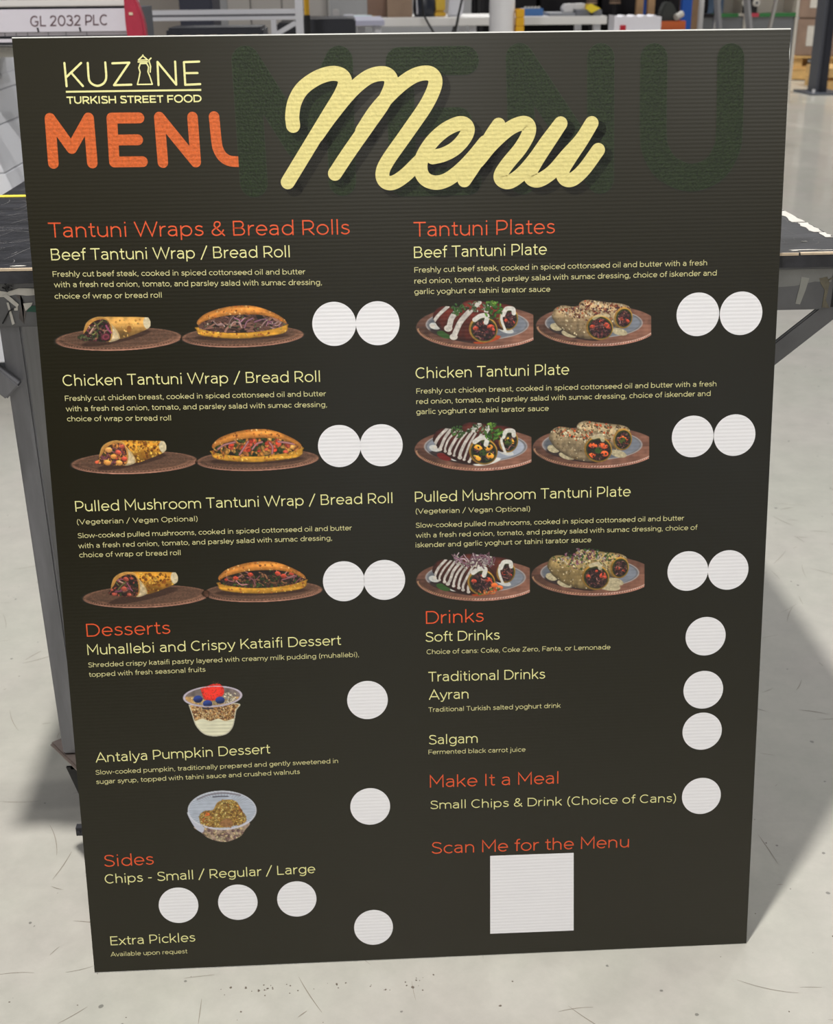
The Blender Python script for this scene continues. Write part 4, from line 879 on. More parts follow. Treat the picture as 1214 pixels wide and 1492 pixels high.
# left rail torn tape, green film, wire
X_ = lambda px: -.499+.00083*px
Z_ = lambda py: .9045-.00085*(py-411)
b = MB()
b.poly([(X_(-60), Z_(421)), (X_(0), Z_(421)), (X_(12), Z_(423)), (X_(30), Z_(418)), (X_(56), Z_(419)), (X_(60), Z_(428)), (X_(40), Z_(429)), (X_(24), Z_(427)), (X_(8), Z_(430)), (X_(-60), Z_(432))], .0008, 'y', .1905)
b.poly([(X_(5), Z_(428)), (X_(12), Z_(426)), (X_(27), Z_(441)), (X_(24), Z_(446))], .0008, 'y', .1895)
b.poly([(X_(33), Z_(440)), (X_(47), Z_(439)), (X_(44), Z_(444)), (X_(35), Z_(451))], .0008, 'y', .1905)
b.poly([(X_(9.5), Z_(438)), (X_(12.5), Z_(438)), (X_(17), Z_(469)), (X_(13), Z_(471))], .0008, 'y', .1900)
b.poly([(X_(18), Z_(447)), (X_(25), Z_(445)), (X_(24), Z_(450)), (X_(19), Z_(450))], .0008, 'y', .1900)
wpart(b, 'torn_tape', M_tape, 'torn white tape on the left rail')
wpart(MB().poly([(X_(36), Z_(452)), (X_(44), Z_(444)), (X_(58), Z_(444)), (X_(58), Z_(454))], .0006, 'y', .1906), 'green_film', mat('dark_green_film', (34, 82, 66), .4))
wpart(MB().poly([(X_(26), Z_(450)), (X_(34), Z_(438)), (X_(24), Z_(430)), (X_(30), Z_(426)), (X_(36), Z_(452)), (X_(30), Z_(470)), (X_(24), Z_(462))], .0006, 'y', .1909), 'glue_stain', mat('grey_residue', (96, 90, 88), .6, noise=.3, nscale=60))
wpart(MB().tube([(X_(0), .1885, Z_(468)), (X_(7), .1885, Z_(458)), (X_(12), .1885, Z_(450)), (X_(19), .1890, Z_(447))], .0009, 6), 'wire', M_wire, 'thin black wire')
b = MB()
for _ in range(9):
    x, y = rr.uniform(9, 24), rr.uniform(411, 421); b.bar((X_(x), .1875, Z_(y)), (X_(x+rr.uniform(-8, 8)), .1880, Z_(y+rr.uniform(-5, 5))), .002, .0012)
wpart(b, 'black_scrap', M_wire, 'bunch of black scraps under the top')
# castors
M_dkg = mat('dark_cast_metal', (58, 58, 62), .45, metal=.4)
def castor(cx, cy, ang):
    M = Matrix.Translation((cx, cy, 0)) @ Matrix.Rotation(ang, 4, 'Z')
    c = wpart(MB().box(-.052, .052, -.045, .045, .208, .2155, M), 'castor', M_zinc, 'zinc castor plate', bevel=.003)
    def sub(b, n, mt, **kw):
        o = b.build(n, mt, None, **kw); o.parent = c; return o
    wx = cx+.042
    b = MB(); b.tube([(cx, cy, .192), (cx, cy, .2078)], .034, 20); sub(b, 'swivel', M_zinc)
    b = MB()
    for sy in (-1, 1): b.poly([(cx-.0405, .1915), (cx+.034, .1915), (wx+.014, .068), (wx-.014, .068), (cx-.021, .118)], .004, 'y', cy+sy*.026-.002)
    b.box(cx-.034, cx+.034, cy-.028, cy+.028, .188, .1915); sub(b, 'fork', M_rub)
    b = MB(); b.tube([(wx, cy-.02, .0655), (wx, cy-.018, .0655), (wx, cy+.018, .0655), (wx, cy+.02, .0655)], [.06, .065, .065, .06], 28); sub(b, 'wheel', M_rub)
    b = MB(); b.tube([(wx, cy-.036, .0655), (wx, cy+.036, .0655)], .007, 12); sub(b, 'axle_bolt', M_zinc)
    if cx < -.4 and cy < .5:
        b = MB(); b.box(-.5045, wx-.02, cy-.040, cy-.030, .078, .092); b.tube([(-.500, cy-.044, .085), (-.500, cy-.0405, .085)], .0025, 10); sub(b, 'brake_tab', M_dkg)
for cx, cy, a in ((-.468, .236, math.radians(38)), (.398, .24, .2), (-.49, .90, .5), (.398, .90, .1)): castor(cx, cy, a)

# ------------------------------------------------------------------ big grey-white cutting machine, left behind
M_alu = mat('machine_grey_beam', (204, 199, 208), .35, metal=.0, noise=.05, nscale=3)
M_cov = mat('machine_light_cover', (232, 233, 240), .45, noise=.04, nscale=3)
M_cov2 = mat('machine_cover_grey', (212, 213, 219), .5, noise=.04, nscale=3)
M_dkgrey = mat('machine_dark_recess', (74, 78, 86), .5)
M_lett = mat('dark_red_grey_lettering', (96, 74, 80), .5)
M_red = mat('red_machine_cap', (158, 44, 64), .4, noise=.15, nscale=20)
mc = empty('cutting_machine', (-2.2, 2.6, 0)); tag(mc, 'large grey flatbed cutting machine with dark lettering and red end cap, left behind the bench', 'machine')
MO = Vector((-2.2, 2.6, 0))
def part(b, name, mt, root, label=None, **kw):
    o = b.build(name, mt, None, **kw); o.parent = root; o.matrix_parent_inverse = Matrix.Translation(-root.location)
    if label: o['label'] = label
    return o
bd_ = part(MB().box(-3.4, -1.232, 2.62, 4.3, .12, .965), 'body', M_cov2, mc)
zs = [(.12, .637), (.639, .709), (.711, .831), (.833, .921), (.923, .965)]
for z0, z1 in zs:
    xa, xb = -1.15+(.8-max(z0, .64))*.35, -1.15+(.8-max(z1, .64))*.35
    part(MB().poly([(xa, z0), (xb, z1), (-1.23, z1), (-1.23, z0)], 1.75, 'y', 2.55), 'side_panel', M_cov2, mc, bevel=.002)
for x in (-3.2, -1.3):
    for y in (2.8, 4.2): part(MB().box(x-.05, x+.05, y-.05, y+.05, 0, .1195), 'foot', M_dkgrey, mc)
part(MB().box(-3.4, -1.21, 2.62, 4.3, .966, 1.03), 'bed', M_cov, mc)
part(MB().box(-3.42, -1.08, 2.70, 3.1, 1.031, 1.06), 'ledge', M_tape, mc)
G = mc
part(MB().box(-3.4, -.705, 2.60, 2.78, 1.103, 1.166), 'beam', M_alu, mc, bevel=.002)
part(MB().box(-3.4, -.700, 2.60, 2.76, 1.172, 1.190), 'top_rail', mat('pale_rail', (206, 202, 200), .35), mc, bevel=.003)
part(MB().box(-3.4, -.703, 2.62, 2.76, 1.1663, 1.1718), 'beam_groove', M_dkgrey, mc)
part(MB().box(-3.4, -.712, 2.61, 2.76, 1.0935, 1.1025), 'lower_rail', M_alu, mc)
part(MB().box(-3.4, -.712, 2.63, 2.76, 1.086, 1.0932), 'beam_groove', M_dkgrey, mc)
part(MB().box(-3.4, -.712, 2.61, 2.76, 1.0765, 1.0858), 'lower_rail', M_alu, mc)
part(MB().box(-3.4, -.715, 2.63, 2.76, 1.068, 1.0762), 'beam_groove', M_dkgrey, mc)
for x in (-1.078, -1.045, -1.012, -.952, -.90, -.84): part(MB().box(x, x+.0015, 2.6085, 2.61, 1.0935, 1.1025), 'joint_mark', M_dkgrey, mc)
for x in (-.977, -.855): part(MB().bar((x-.001, 2.5985, 1.116), (x+.001, 2.5985, 1.104), .0048, .002, (0, 1, 0)), 'black_mark', M_wire, mc)
class FlatW(Flat):
    def build(s, name, mt, root):
        me = bpy.data.meshes.new(name); me.from_pydata([(v[0], 2.5990+(v[1]+.0001)*.05, v[2]) for v in s.v], [], s.f); me.materials.append(mt)
        o = bpy.data.objects.new(name, me); COL.objects.link(o); o.parent = root; o.matrix_parent_inverse = Matrix.Translation(-root.location); return o
F = FlatW(.0001)
sh = []
gl = [(glyph(c, .11)) for c in 'GL 2032 PLC']; tot = sum(a for a, _ in gl); kx = (.222)/(tot-.2); pen = 0
for a, ss in gl:
    for s_ in ss: F.stroke([(-.999+(pen+px+pz*.10)*kx, 1.1205+pz*.0285+(pen*kx/.222-.5)*.002) for px, pz in s_], .0037)
    pen += a
o = F.build('lettering', M_lett, mc); o['label'] = 'dark reddish lettering on the beam'
b = MB(); b.poly([(-.700, 1.05), (-.655, 1.05), (-.650, 1.085), (-.652, 1.13), (-.664, 1.175), (-.675, 1.20), (-.704, 1.20), (-.706, 1.12)], .05, 'y', 2.50)
cp = part(b, 'end_cap', M_red, mc, 'red end cap of the beam', bevel=.006)
part(MB().box(-.692, -.681, 2.497, 2.4995, 1.150, 1.157), 'badge', M_tan, mc)
part(MB().box(-.80, -.70, 2.78, 3.0, .4, 1.166), 'beam_carriage', M_dkgrey, mc)
part(MB().box(-1.15, -.70, 2.79, 3.0, .4, .46), 'carriage_arm', M_dkgrey, mc)

# ------------------------------------------------------------------ aluminium guard frame and black beds behind
M_prof = mat('aluminium_profile', (206, 206, 212), .35, metal=.3)
M_bed = mat('black_machine_bed', (28, 30, 40), .45, noise=.1)
M_navy = mat('dark_blue_cabinet', (44, 46, 62), .5)
M_bei = mat('beige_cover', (150, 142, 134), .6)
gf = empty('guard_frame', (-.62, 4.5, 0)); tag(gf, 'aluminium guard frame with horizontal bar behind the board, upper left', 'frame')
part(MB().box(-1.5, -.30, 4.5, 4.54, 1.103, 1.122), 'crossbar', M_prof, gf); part(MB().box(-1.5, -.30, 4.505, 4.54, 1.094, 1.1025), 'crossbar_groove', mat('profile_groove', (110, 110, 116), .4, metal=.4), gf); part(MB().box(-1.5, -.30, 4.5, 4.54, 1.079, 1.0935), 'crossbar', M_prof, gf)
part(MB().box(-.2995, -.266, 4.5, 4.54, 0, 1.9), 'post', M_prof, gf)
part(MB().box(-1.54, -1.5005, 4.5, 4.54, 0, 1.9), 'post', M_prof, gf)
part(MB().box(-.408, -.385, 4.5, 4.54, 0, 1.0785), 'post', M_prof, gf)
part(MB().bar((-.385, 4.52, 1.02), (-.30, 4.52, 1.065), .02, .02), 'brace', M_prof, gf)
o = MB().box(-.80, -.41, 4.0, 4.3, .75, 1.066).build('black_bed', M_bed, bevel=.01)
b4 = empty('conveyor_bed', (-.6, 4.15, 0)); tag(b4, 'black conveyor bed with a row of pale slots in front of the guard frame', 'machine')
o.parent = b4; o.matrix_parent_inverse = Matrix.Translation(-b4.location)
for i in range(7): part(MB().box(-.79+i*.055, -.76+i*.055, 3.997, 3.9995, 1.03, 1.038), 'slot', M_tan, b4)
for x in (-.78, -.45): part(MB().box(x, x+.04, 4.1, 4.14, 0, .7495), 'leg', M_bed, b4)
dc = empty('dark_cabinet', (-.845, 5.7, 0)); tag(dc, 'dark navy electrical cabinet standing behind the aluminium bar', 'cabinet')
part(MB().box(-.93, -.76, 5.5, 5.9, .04, 1.9), 'cabinet_body', M_navy, dc); part(MB().box(-.92, -.77, 5.485, 5.4995, .08, 1.86), 'door', M_navy, dc); part(MB().box(-.92, -.77, 5.52, 5.88, 0, .0395), 'plinth', M_bed, dc)
gc = empty('grey_panel_machine', (-.55, 6.3, 0)); tag(gc, 'pale grey panelled machine housing seen through the guard frame', 'machine')
part(MB().box(-.75, -.18, 6.2, 6.8, 0, 1.9), 'housing', mat('putty_housing', (150, 148, 146), .6), gc)
for x0, x1 in ((-.745, -.62), (-.612, -.445), (-.437, -.19)): part(MB().box(x0, x1, 6.17, 6.1995, .1, 1.85), 'panel', mat('putty_panel', (190, 184, 178), .55), gc, bevel=.004)
part(MB().box(-.35, -.315, 6.155, 6.1695, 1.09, 1.10), 'handle', M_tape, gc)
bp_ = empty('beige_housing', (-1.15, 6.3, 0)); tag(bp_, 'beige machine cover beside the dark navy cabinet', 'machine')
part(MB().poly([(-1.35, 0), (-.99, 0), (-.99, .9), (-.985, 1.9), (-1.35, 1.9)], .5, 'y', 6.0), 'cover', M_bei, bp_); part(MB().box(-.984, -.955, 6.0, 6.5, 0, 1.9), 'side_cover', M_cov2, bp_)
yp = empty('yellow_post', (-.264, 5.0, 0)); tag(yp, 'slim yellow and black safety post beside the guard frame', 'post')
part(MB().box(-.276, -.252, 4.99, 5.01, 1.085, 1.8), 'upper_tube', mat('safety_yellow', (232, 176, 24), .45), yp); part(MB().box(-.278, -.25, 4.988, 5.012, .01, 1.0845), 'lower_tube', M_rub, yp); part(MB().box(-.31, -.22, 4.95, 5.05, 0, .0098), 'foot', M_rub, yp)
lb = empty('grey_roller_table', (-.16, 7.3, 0)); tag(lb, 'pale lavender grey table with small parts behind the yellow post', 'table')
part(MB().box(-.42, .16, 7.0, 8.0, .97, 1.0), 'tabletop', mat('lavender_grey_top', (186, 186, 208), .35), lb)
for x in (-.40, .10):
    for y in (7.05, 7.9): part(MB().box(x, x+.04, y, y+.04, 0, .9695), 'leg', M_prof, lb)
for i, (x, w, h) in enumerate(((-.26, .05, .05), (-.17, .04, .06), (-.10, .07, .03))):
    o = MB().box(x, x+w, 7.3, 7.36, 1.0005, 1.0+h).build('machine_fitting', [M_dkgrey, M_tape, M_prof][i], bevel=.004); tag(o, ['dark small fitting, leftmost on the lavender table', 'white small fitting between two others on the lavender table', 'flat metal fitting, rightmost on the lavender table'][i], 'fitting')
bb = empty('long_black_bed', (-.2, 5.7, 0)); tag(bb, 'long dark blue black machine bed right of the guard frame', 'machine')
part(MB().box(-.345, -.03, 5.5, 6.1, .55, 1.052), 'bed', M_bed, bb, bevel=.008)
part(MB().box(-.44, -.3455, 5.55, 6.05, .55, 1.035), 'end_housing', M_bed, bb, bevel=.008)
for x in (-.40, -.09): part(MB().box(x, x+.05, 5.6, 6.0, 0, .5495), 'leg', M_bed, bb)

# ------------------------------------------------------------------ white packing bench and the things on it
M_lam = mat('white_laminate', (238, 235, 232), .4)
pb = empty('packing_bench', (.85, 8.4, 0)); tag(pb, 'long white packing bench standing behind the top edge of the board', 'bench')
BZ = .985
part(MB().box(-.06, 1.78, 8.0, 9.0, BZ-.055, BZ), 'bench_top', M_lam, pb, bevel=.004)
part(MB().box(-.10, -.0605, 8.05, 8.95, BZ-.05, BZ-.002), 'end_trim', M_lam, pb)
for x in (0, .8, 1.7):
    for y in (8.08, 8.86): part(MB().box(x, x+.05, y, y+.05, 0, BZ-.0555), 'leg', M_prof, pb)
part(MB().box(0, 1.75, 8.3, 8.8, .25, .28), 'lower_shelf', M_lam, pb)
M_card = mat('cardboard', (140, 112, 96), .7, noise=.08, nscale=12); M_card2 = mat('pale_cardboard', (152, 128, 108), .7, noise=.08)
def carton(name, x0, x1, y0, y1, z0, z1, mt, label, grp=None):
    t = empty(name, ((x0+x1)/2, y0, z0)); tag(t, label, 'box', grp)
    part(MB().box(x0, x1, y0, y1, z0, z1-.002), 'carton_body', mt, t)
    part(MB().box(x0-.001, x1+.001, y0-.001, (y0+y1)/2-.001, z1-.002, z1), 'flap', mt, t); part(MB().box(x0-.001, x1+.001, (y0+y1)/2+.001, y1+.001, z1-.002, z1), 'flap', mt, t)
    return t
carton('cardboard_box', .076, .213, 8.35, 8.6, BZ+.0005, BZ+.20, M_card, 'brown cardboard box at the left end of the white bench')
carton('cardboard_box', .216, .398, 8.25, 8.55, BZ+.0005, BZ+.22, M_card2, 'paler cardboard box beside the black vacuum on the white bench')
tag(MB().box(-.05, .10, 8.05, 8.2, BZ+.0005, BZ+.018).build('paper_stack', mat('pale_blue_paper', (206, 226, 232), .6)), 'pale blue-white paper stack at the left end of the white bench', 'paper')
tag(MB().tube([(.105, 8.1, BZ+.007), (.15, 8.08, BZ+.008)], [.008, .004], 8).build('plastic_plug', mat('yellow_plastic', (220, 190, 40), .5)), 'tiny yellow plug in front of the brown cardboard box', 'plug')
vc = empty('vacuum_cleaner', (.53, 8.2, BZ)); tag(vc, 'black and yellow workshop vacuum on the white bench', 'vacuum cleaner')
part(MB().tube([(.49, 8.3, BZ+.002), (.49, 8.3, BZ+.05), (.49, 8.3, BZ+.12), (.49, 8.3, BZ+.20)], [.075, .085, .08, .05], 20), 'drum', mat('vacuum_black', (36, 40, 50), .35), vc, smooth=True)
part(MB().box(.55, .645, 8.32, 8.45, BZ+.03, BZ+.2), 'yellow_housing', mat('vacuum_yellow', (228, 190, 60), .4), vc, bevel=.012)
part(MB().box(.56, .645, 8.28, 8.44, BZ+.001, BZ+.029), 'yellow_foot', mat('vacuum_yellow_dark', (216, 168, 40), .4), vc, bevel=.004)
part(MB().tube([(.44, 8.18, BZ+.2), (.425, 8.16, BZ+.12), (.43, 8.16, BZ+.02)], .006, 8), 'pipe', M_prof, vc)
part(MB().tube([(.45, 8.0, BZ+.16), (.46, 7.985, BZ+.03), (.50, 7.98, BZ-.04), (.55, 7.98, BZ-.12)], .007, 8), 'hose', M_rub, vc)
b = MB(); b.poly([(.655, BZ+.001), (.76, BZ+.001), (.775, BZ+.08), (.76, BZ+.2), (.69, BZ+.2), (.66, BZ+.10)], .12, 'y', 8.25); tag(b.build('white_sack', mat('white_plastic_film', (206, 206, 212), .5), bevel=.01), 'white sack standing between the vacuum and the white column', 'sack')
tag(MB().tube([(.76, 7.97, 1.4), (.74, 7.97, 1.12), (.71, 7.965, 1.0), (.68, 7.97, .85)], .008, 8).build('hanging_cable', M_wire), 'thick black cable hanging over the front of the white bench, right one', 'cable')
tag(MB().tube([(.68, 7.96, .93), (.66, 7.95, .86), (.64, 7.96, .80)], .007, 8).build('hanging_cable', M_wire), 'short black cable end below the bench top', 'cable')
wc = empty('white_column', (.797, 6.0, 0)); tag(wc, 'thick white round column rising behind the top edge of the board', 'column')
part(MB().tube([(.797, 6.07, .012), (.797, 6.07, 3.6)], .072, 36), 'shaft', mat('white_column_paint', (240, 238, 240), .35), wc, smooth=False); part(MB().box(.70, .90, 5.97, 6.17, 0, .0118), 'base_plate', M_prof, wc)
ys = empty('yellow_guard', (.895, 6.05, 0)); tag(ys, 'yellow segmented guard standing against the right side of the white column', 'guard')
z = 0
for i in range(24): part(MB().box(.872, .918, 6.02, 6.08, z+.0005, z+.0445), 'segment', mat('guard_yellow', (236, 176, 12), .45) if i == 0 else bpy.data.materials['guard_yellow'], ys, bevel=.003); z += .045
bc = empty('blue_crate', (1.27, 8.3, BZ)); tag(bc, 'small blue plastic crate on the white bench', 'crate')
M_blu = mat('blue_plastic', (70, 116, 178), .45)
for bx in ((1.20, 1.34, 8.15, 8.16), (1.20, 1.34, 8.34, 8.35), (1.20, 1.21, 8.1605, 8.3395), (1.33, 1.34, 8.1605, 8.3395)): part(MB().box(*bx, BZ+.001, BZ+.05), 'crate_side', M_blu, bc)
part(MB().box(1.211, 1.329, 8.161, 8.339, BZ+.001, BZ+.006), 'crate_bottom', M_blu, bc)
o = MB(); o.poly([(1.215+.11*i/9, BZ+.045+(.018 if i % 2 else .004)) for i in range(10)][::-1]+[(1.21, BZ+.008), (1.32, BZ+.008)], .1, 'y', 8.2); tag(o.build('parts_heap', M_tape), 'pale parts heaped in the blue crate', 'parts')
for i, (x0, x1, z0, z1, c, l) in enumerate(((1.37, 1.56, 0, .022, (140, 142, 148), 'light grey flat board at the left of the two on the white bench'), (1.565, 1.75, 0, .04, (112, 114, 122), 'darker grey flat board under the yellow sign'))):
    tag(MB().box(x0, x1, 8.05, 8.4, BZ+.0005+z0, BZ+z1).build('grey_board', mat('grey_board_%d' % i, c, .5), bevel=.003), l, 'board')
b = MB(); b.poly([(1.49, BZ+.0225), (1.56, BZ+.0225), (1.56, BZ+.0805), (1.50, BZ+.078), (1.482, BZ+.05)], .12, 'y', 8.15); b.poly([(1.5605, BZ+.0405), (1.69, BZ+.0405), (1.69, BZ+.055), (1.64, BZ+.082), (1.5605, BZ+.0805)], .12, 'y', 8.15)
tag(b.build('plastic_bag', mat('white_bag', (226, 224, 224), .5), bevel=.004), 'white plastic bag lying on the two grey boards', 'bag')
tag(MB().box(1.64, 1.70, 8.12, 8.14, BZ+.0405, BZ+.078).build('yellow_packet', mat('yellow_packet_film', (216, 178, 40), .5), bevel=.004), 'small yellow packet at the right end of the white bag', 'packet')
ds = empty('diamond_sign', (1.675, 8.0, BZ)); tag(ds, 'yellow diamond warning sign standing at the front of the white bench', 'sign')
part(MB().poly([(1.625, BZ+.052), (1.66, BZ+.082), (1.735, BZ+.050), (1.67, BZ+.018)], .006, 'y', 8.03), 'sign_plate', mat('sign_yellow', (244, 216, 50), .45), ds); part(MB().box(1.66, 1.685, 8.037, 8.045, BZ+.0005, BZ+.03), 'stand', M_rub, ds)
# roll of ribbed white fabric on its own trestle
fr = empty('fabric_trestle', (1.67, 6.6, 0)); tag(fr, 'low trestle under the ribbed white roll, mostly hidden by the board', 'trestle')
part(MB().box(1.50, 1.84, 6.5, 6.8, .90, .93), 'top', M_lam, fr)
for x in (1.52, 1.79):
    for y in (6.52, 6.75): part(MB().box(x, x+.03, y, y+.03, 0, .8995), 'leg', M_prof, fr)
b = MB(); n = 14; P = [(1.53, .9305)]
for i in range(n+1): P.append((1.53+.285*i/n, 1.02+(.008 if i % 3 == 0 else -.002)))
P.append((1.815, .9305)); b.poly(P, .18, 'y', 6.52)
fb = b.build('fabric_bundle', mat('white_ribbed_film', (240, 238, 246), .5, bump=.6, bscale=40, stretch=(6, 1, 1))); tag(fb, 'bundle of white ribbed wrapped material right of the yellow sign', 'bundle')
rt = MB().box(1.565, 1.60, 6.512, 6.5195, .931, .972).build('red_tag', mat('red_tag_paint', (196, 24, 46), .5)); rt.parent = fb

# ------------------------------------------------------------------ dark storage rack, uprights, crates, ladder, shelf cabinet
M_dark = mat('dark_stock', (28, 26, 32), .7, noise=.3, nscale=6); M_wood = mat('pale_timber', (178, 142, 104), .6, noise=.12, nscale=14, stretch=(6, 6, 1))
M_rackblue = mat('rack_blue', (22, 84, 176), .45); M_or = mat('orange_plastic', (208, 100, 48), .5)
rk = empty('storage_rack', (2.1, 11.4, 0)); tag(rk, 'dark loaded storage rack behind the white bench', 'rack')
for z in (.1, .88, 1.6): part(MB().box(1.2, 3.4, 11.0, 11.9, z, z+.03), 'shelf', M_dark, rk)
for x in (1.17, 3.4):
    for y in (11.0, 11.87): part(MB().box(x, x+.03, y, y+.03, 0, 2.2), 'upright', M_dark, rk)
part(MB().box(1.2, 3.4, 11.85, 11.865, .13, 2.2), 'back_panel', M_dark, rk)
for i, (x, w) in enumerate(((1.22, .5), (1.76, .55), (2.35, .6), (2.98, .4))):
    tag(MB().box(x, x+w, 11.15, 11.8, .911, 1.5).build('dark_bin', M_dark, bevel=.01), ['black bin on the rack right of the white column', 'black bin on the rack above the white bag', 'black bin on the rack behind the timber posts', 'black bin on the rack beside the blue upright'][i], 'bin')
for i, x in enumerate((2.06, 2.27)):
    t = empty('cardboard_tube', (x+.05, 10.4, 0)); tag(t, ['spotted cardboard tube standing above the white bag, left one of two', 'spotted cardboard tube standing behind the yellow sign, right one of two'][i], 'tube')
    part(MB().tube([(x+.05, 10.4, 1.02), (x+.05, 10.4, 1.9)], .05, 16), 'tube_wall', M_card2, t)
    for k in range(4): part(MB().tube([(x+.05, 10.4, 1.04+k*.05), (x+.05, 10.4, 1.05+k*.05)], .0515, 16), 'dark_band', M_dark, t)
    part(MB().tube([(x+.05, 10.4, 0), (x+.05, 10.4, 1.0195)], .02, 10), 'support', M_dark, t)
for i, x in enumerate((2.43, 2.53)):
    tag(MB().box(x, x+.06, 10.0, 10.06, 0, 2.3).build('timber_post', M_wood, bevel=.004), ['pale timber post above the ribbed white bundle, left one', 'pale timber post above the ribbed white bundle, right one'][i], 'post')
us = empty('pallet_rack', (3.0, 9.2, 0)); tag(us, 'pallet rack with a bright blue upright', 'rack')
part(MB().box(2.575, 2.652, 9.0, 9.07, 0, 2.5), 'upright', M_rackblue, us); part(MB().box(2.575, 2.652, 10.6, 10.67, 0, 2.5), 'upright', M_rackblue, us)
for z in (.4, 1.2, 2.0): part(MB().bar((2.61, 9.07, z), (2.61, 10.6, z+.5), .03, .03), 'brace', M_rackblue, us)
os_ = empty('crate_stand', (2.38, 8.6, 0)); tag(os_, 'low dark stand under the orange crate, hidden by the board', 'stand')
part(MB().box(2.24, 2.50, 8.45, 8.75, .83, .86), 'top', M_dark, os_)
for x in (2.25, 2.47):
    for y in (8.46, 8.72): part(MB().box(x, x+.02, y, y+.02, 0, .8295), 'leg', M_dark, os_)
oc = empty('orange_crate', (2.38, 8.5, .86)); tag(oc, 'orange plastic crate left of the blue upright', 'crate')
for bx in ((2.28, 2.48, 8.5, 8.51), (2.28, 2.48, 8.69, 8.70), (2.28, 2.29, 8.5105, 8.6895), (2.47, 2.48, 8.5105, 8.6895)): part(MB().box(*bx, .861, .93), 'crate_side', M_or, oc)
part(MB().box(2.2905, 2.4695, 8.5105, 8.6895, .861, .868), 'crate_bottom', M_or, oc)
b = MB(); b.poly([(2.30, .869), (2.44, .869), (2.43, .97), (2.385, 1.06), (2.33, 1.07), (2.295, .99)], .12, 'y', 8.54); tag(b.build('dark_bag', mat('dark_grey_cloth', (62, 64, 62), .8), bevel=.012), 'dark grey bag stuffed in the orange crate', 'bag')
tag(MB().tube([(2.455, 8.53, .98), (2.40, 8.50, .955)], .024, 14).build('tape_roll', M_tape), 'white roll lying on the orange crate beside the dark bag', 'roll')
tag(MB().box(2.98, 3.09, 10.3, 10.7, 0, 2.2).build('cardboard_sheet_stack', mat('brown_card_stack', (160, 128, 98), .7, noise=.15, nscale=9), bevel=.006), 'tall brown cardboard stack right of the blue upright', 'cardboard')
tag(MB().box(2.984, 3.022, 10.0, 10.04, 0, 2.3).build('white_post', M_lam), 'thin white post between brown cardboard and the step ladder', 'post')
# shelf cabinet
cb = empty('shelf_cabinet', (4.0, 12.3, 0)); tag(cb, 'pale shelf cabinet with green and red edge strips behind the step ladder', 'cabinet')
M_cab = mat('cabinet_cream', (200, 194, 184), .6); M_grn = mat('green_strip', (50, 116, 62), .5); M_pnk = mat('red_strip', (196, 66, 84), .5)
part(MB().box(3.50, 4.56, 12.4, 12.42, 0, 2.1), 'back_panel', M_cab, cb)
for x in (3.50, 3.99, 4.53): part(MB().box(x, x+.03, 12.0, 12.3995, 0, 2.1), 'upright', M_cab, cb)
for z in (.10, .86, 1.5):
    for x0, x1 in ((3.531, 3.989), (4.021, 4.529)): part(MB().box(x0, x1, 12.0, 12.3995, z, z+.025), 'shelf', M_cab, cb)
for x0, x1, mt in ((3.531, 3.60, M_pnk), (3.605, 3.72, M_grn), (3.73, 3.93, M_grn), (4.0, 4.14, M_pnk), (4.15, 4.529, M_grn)): part(MB().box(x0, x1, 11.985, 11.9995, .852, .888), 'edge_strip', mt, cb)
part(MB().box(3.531, 4.529, 12.02, 12.05, .13, .85), 'lower_door', mat('cabinet_grey_door', (128, 130, 134), .6), cb)
for i, (x0, x1, c) in enumerate(((3.60, 3.80, (70, 90, 116)), (4.03, 4.12, (24, 24, 30)))):
    tag(MB().box(x0, x1, 12.1, 12.3, .8855, 1.03).build('shelf_bin', mat('shelf_bin_%d' % i, c, .6), bevel=.004), ['blue grey bin on the shelf left of the ladder rungs', 'black bin on the shelf behind the ladder'][i], 'bin')
for i, x in enumerate((3.985, 4.10)):
    t = MB().tube([(x, 11.96, .985), (x, 11.99, .985)], .035, 18).build('label_reel', M_tape); tag(t, ['white round reel behind the ladder, left of two', 'white round reel behind the ladder, right of two'][i], 'reel'); part(MB().tube([(x, 11.95, .985), (x, 11.9595, .985)], .010, 10), 'hub', M_navy, t) if False else None
    h = MB().tube([(x, 11.95, .985), (x, 11.9595, .985)], .012, 10).build('hub', M_navy); h.parent = t
    s = MB().box(x-.02, x+.02, 11.992, 11.999, .8885, .96).build('holder', M_rub); s.parent = t
# step ladder
M_lad = mat('ladder_aluminium', (178, 176, 176), .35, metal=.5)
ld = empty('step_ladder', (2.97, 9.0, 0)); tag(ld, 'aluminium step ladder standing in front of the shelf cabinet', 'ladder')
for x0, x1, y0, y1 in ((2.95, 2.80, 8.75, 9.2), (3.22, 3.02, 8.75, 9.2)):
    part(MB().bar((x0, y0, 0), (x1, y1, 1.7), .028, .05), 'side_rail', M_lad, ld)
for x0, x1 in ((2.98, 3.02), (3.46, 3.50)):
    part(MB().bar((x0, 9.85, 0), (x1, 9.28, 1.7), .022, .03), 'rear_rail', M_lad, ld)
for k in range(6):
    z = .28*(k+1)-.02; t = z/1.7; part(MB().box(2.965-.15*t, 3.205-.20*t, 8.75+.45*t-.03, 8.75+.45*t+.03, z, z+.022), 'tread', M_lad, ld)
part(MB().box(2.79, 3.52, 9.12, 9.32, 1.7, 1.725), 'top_plate', M_lad, ld)
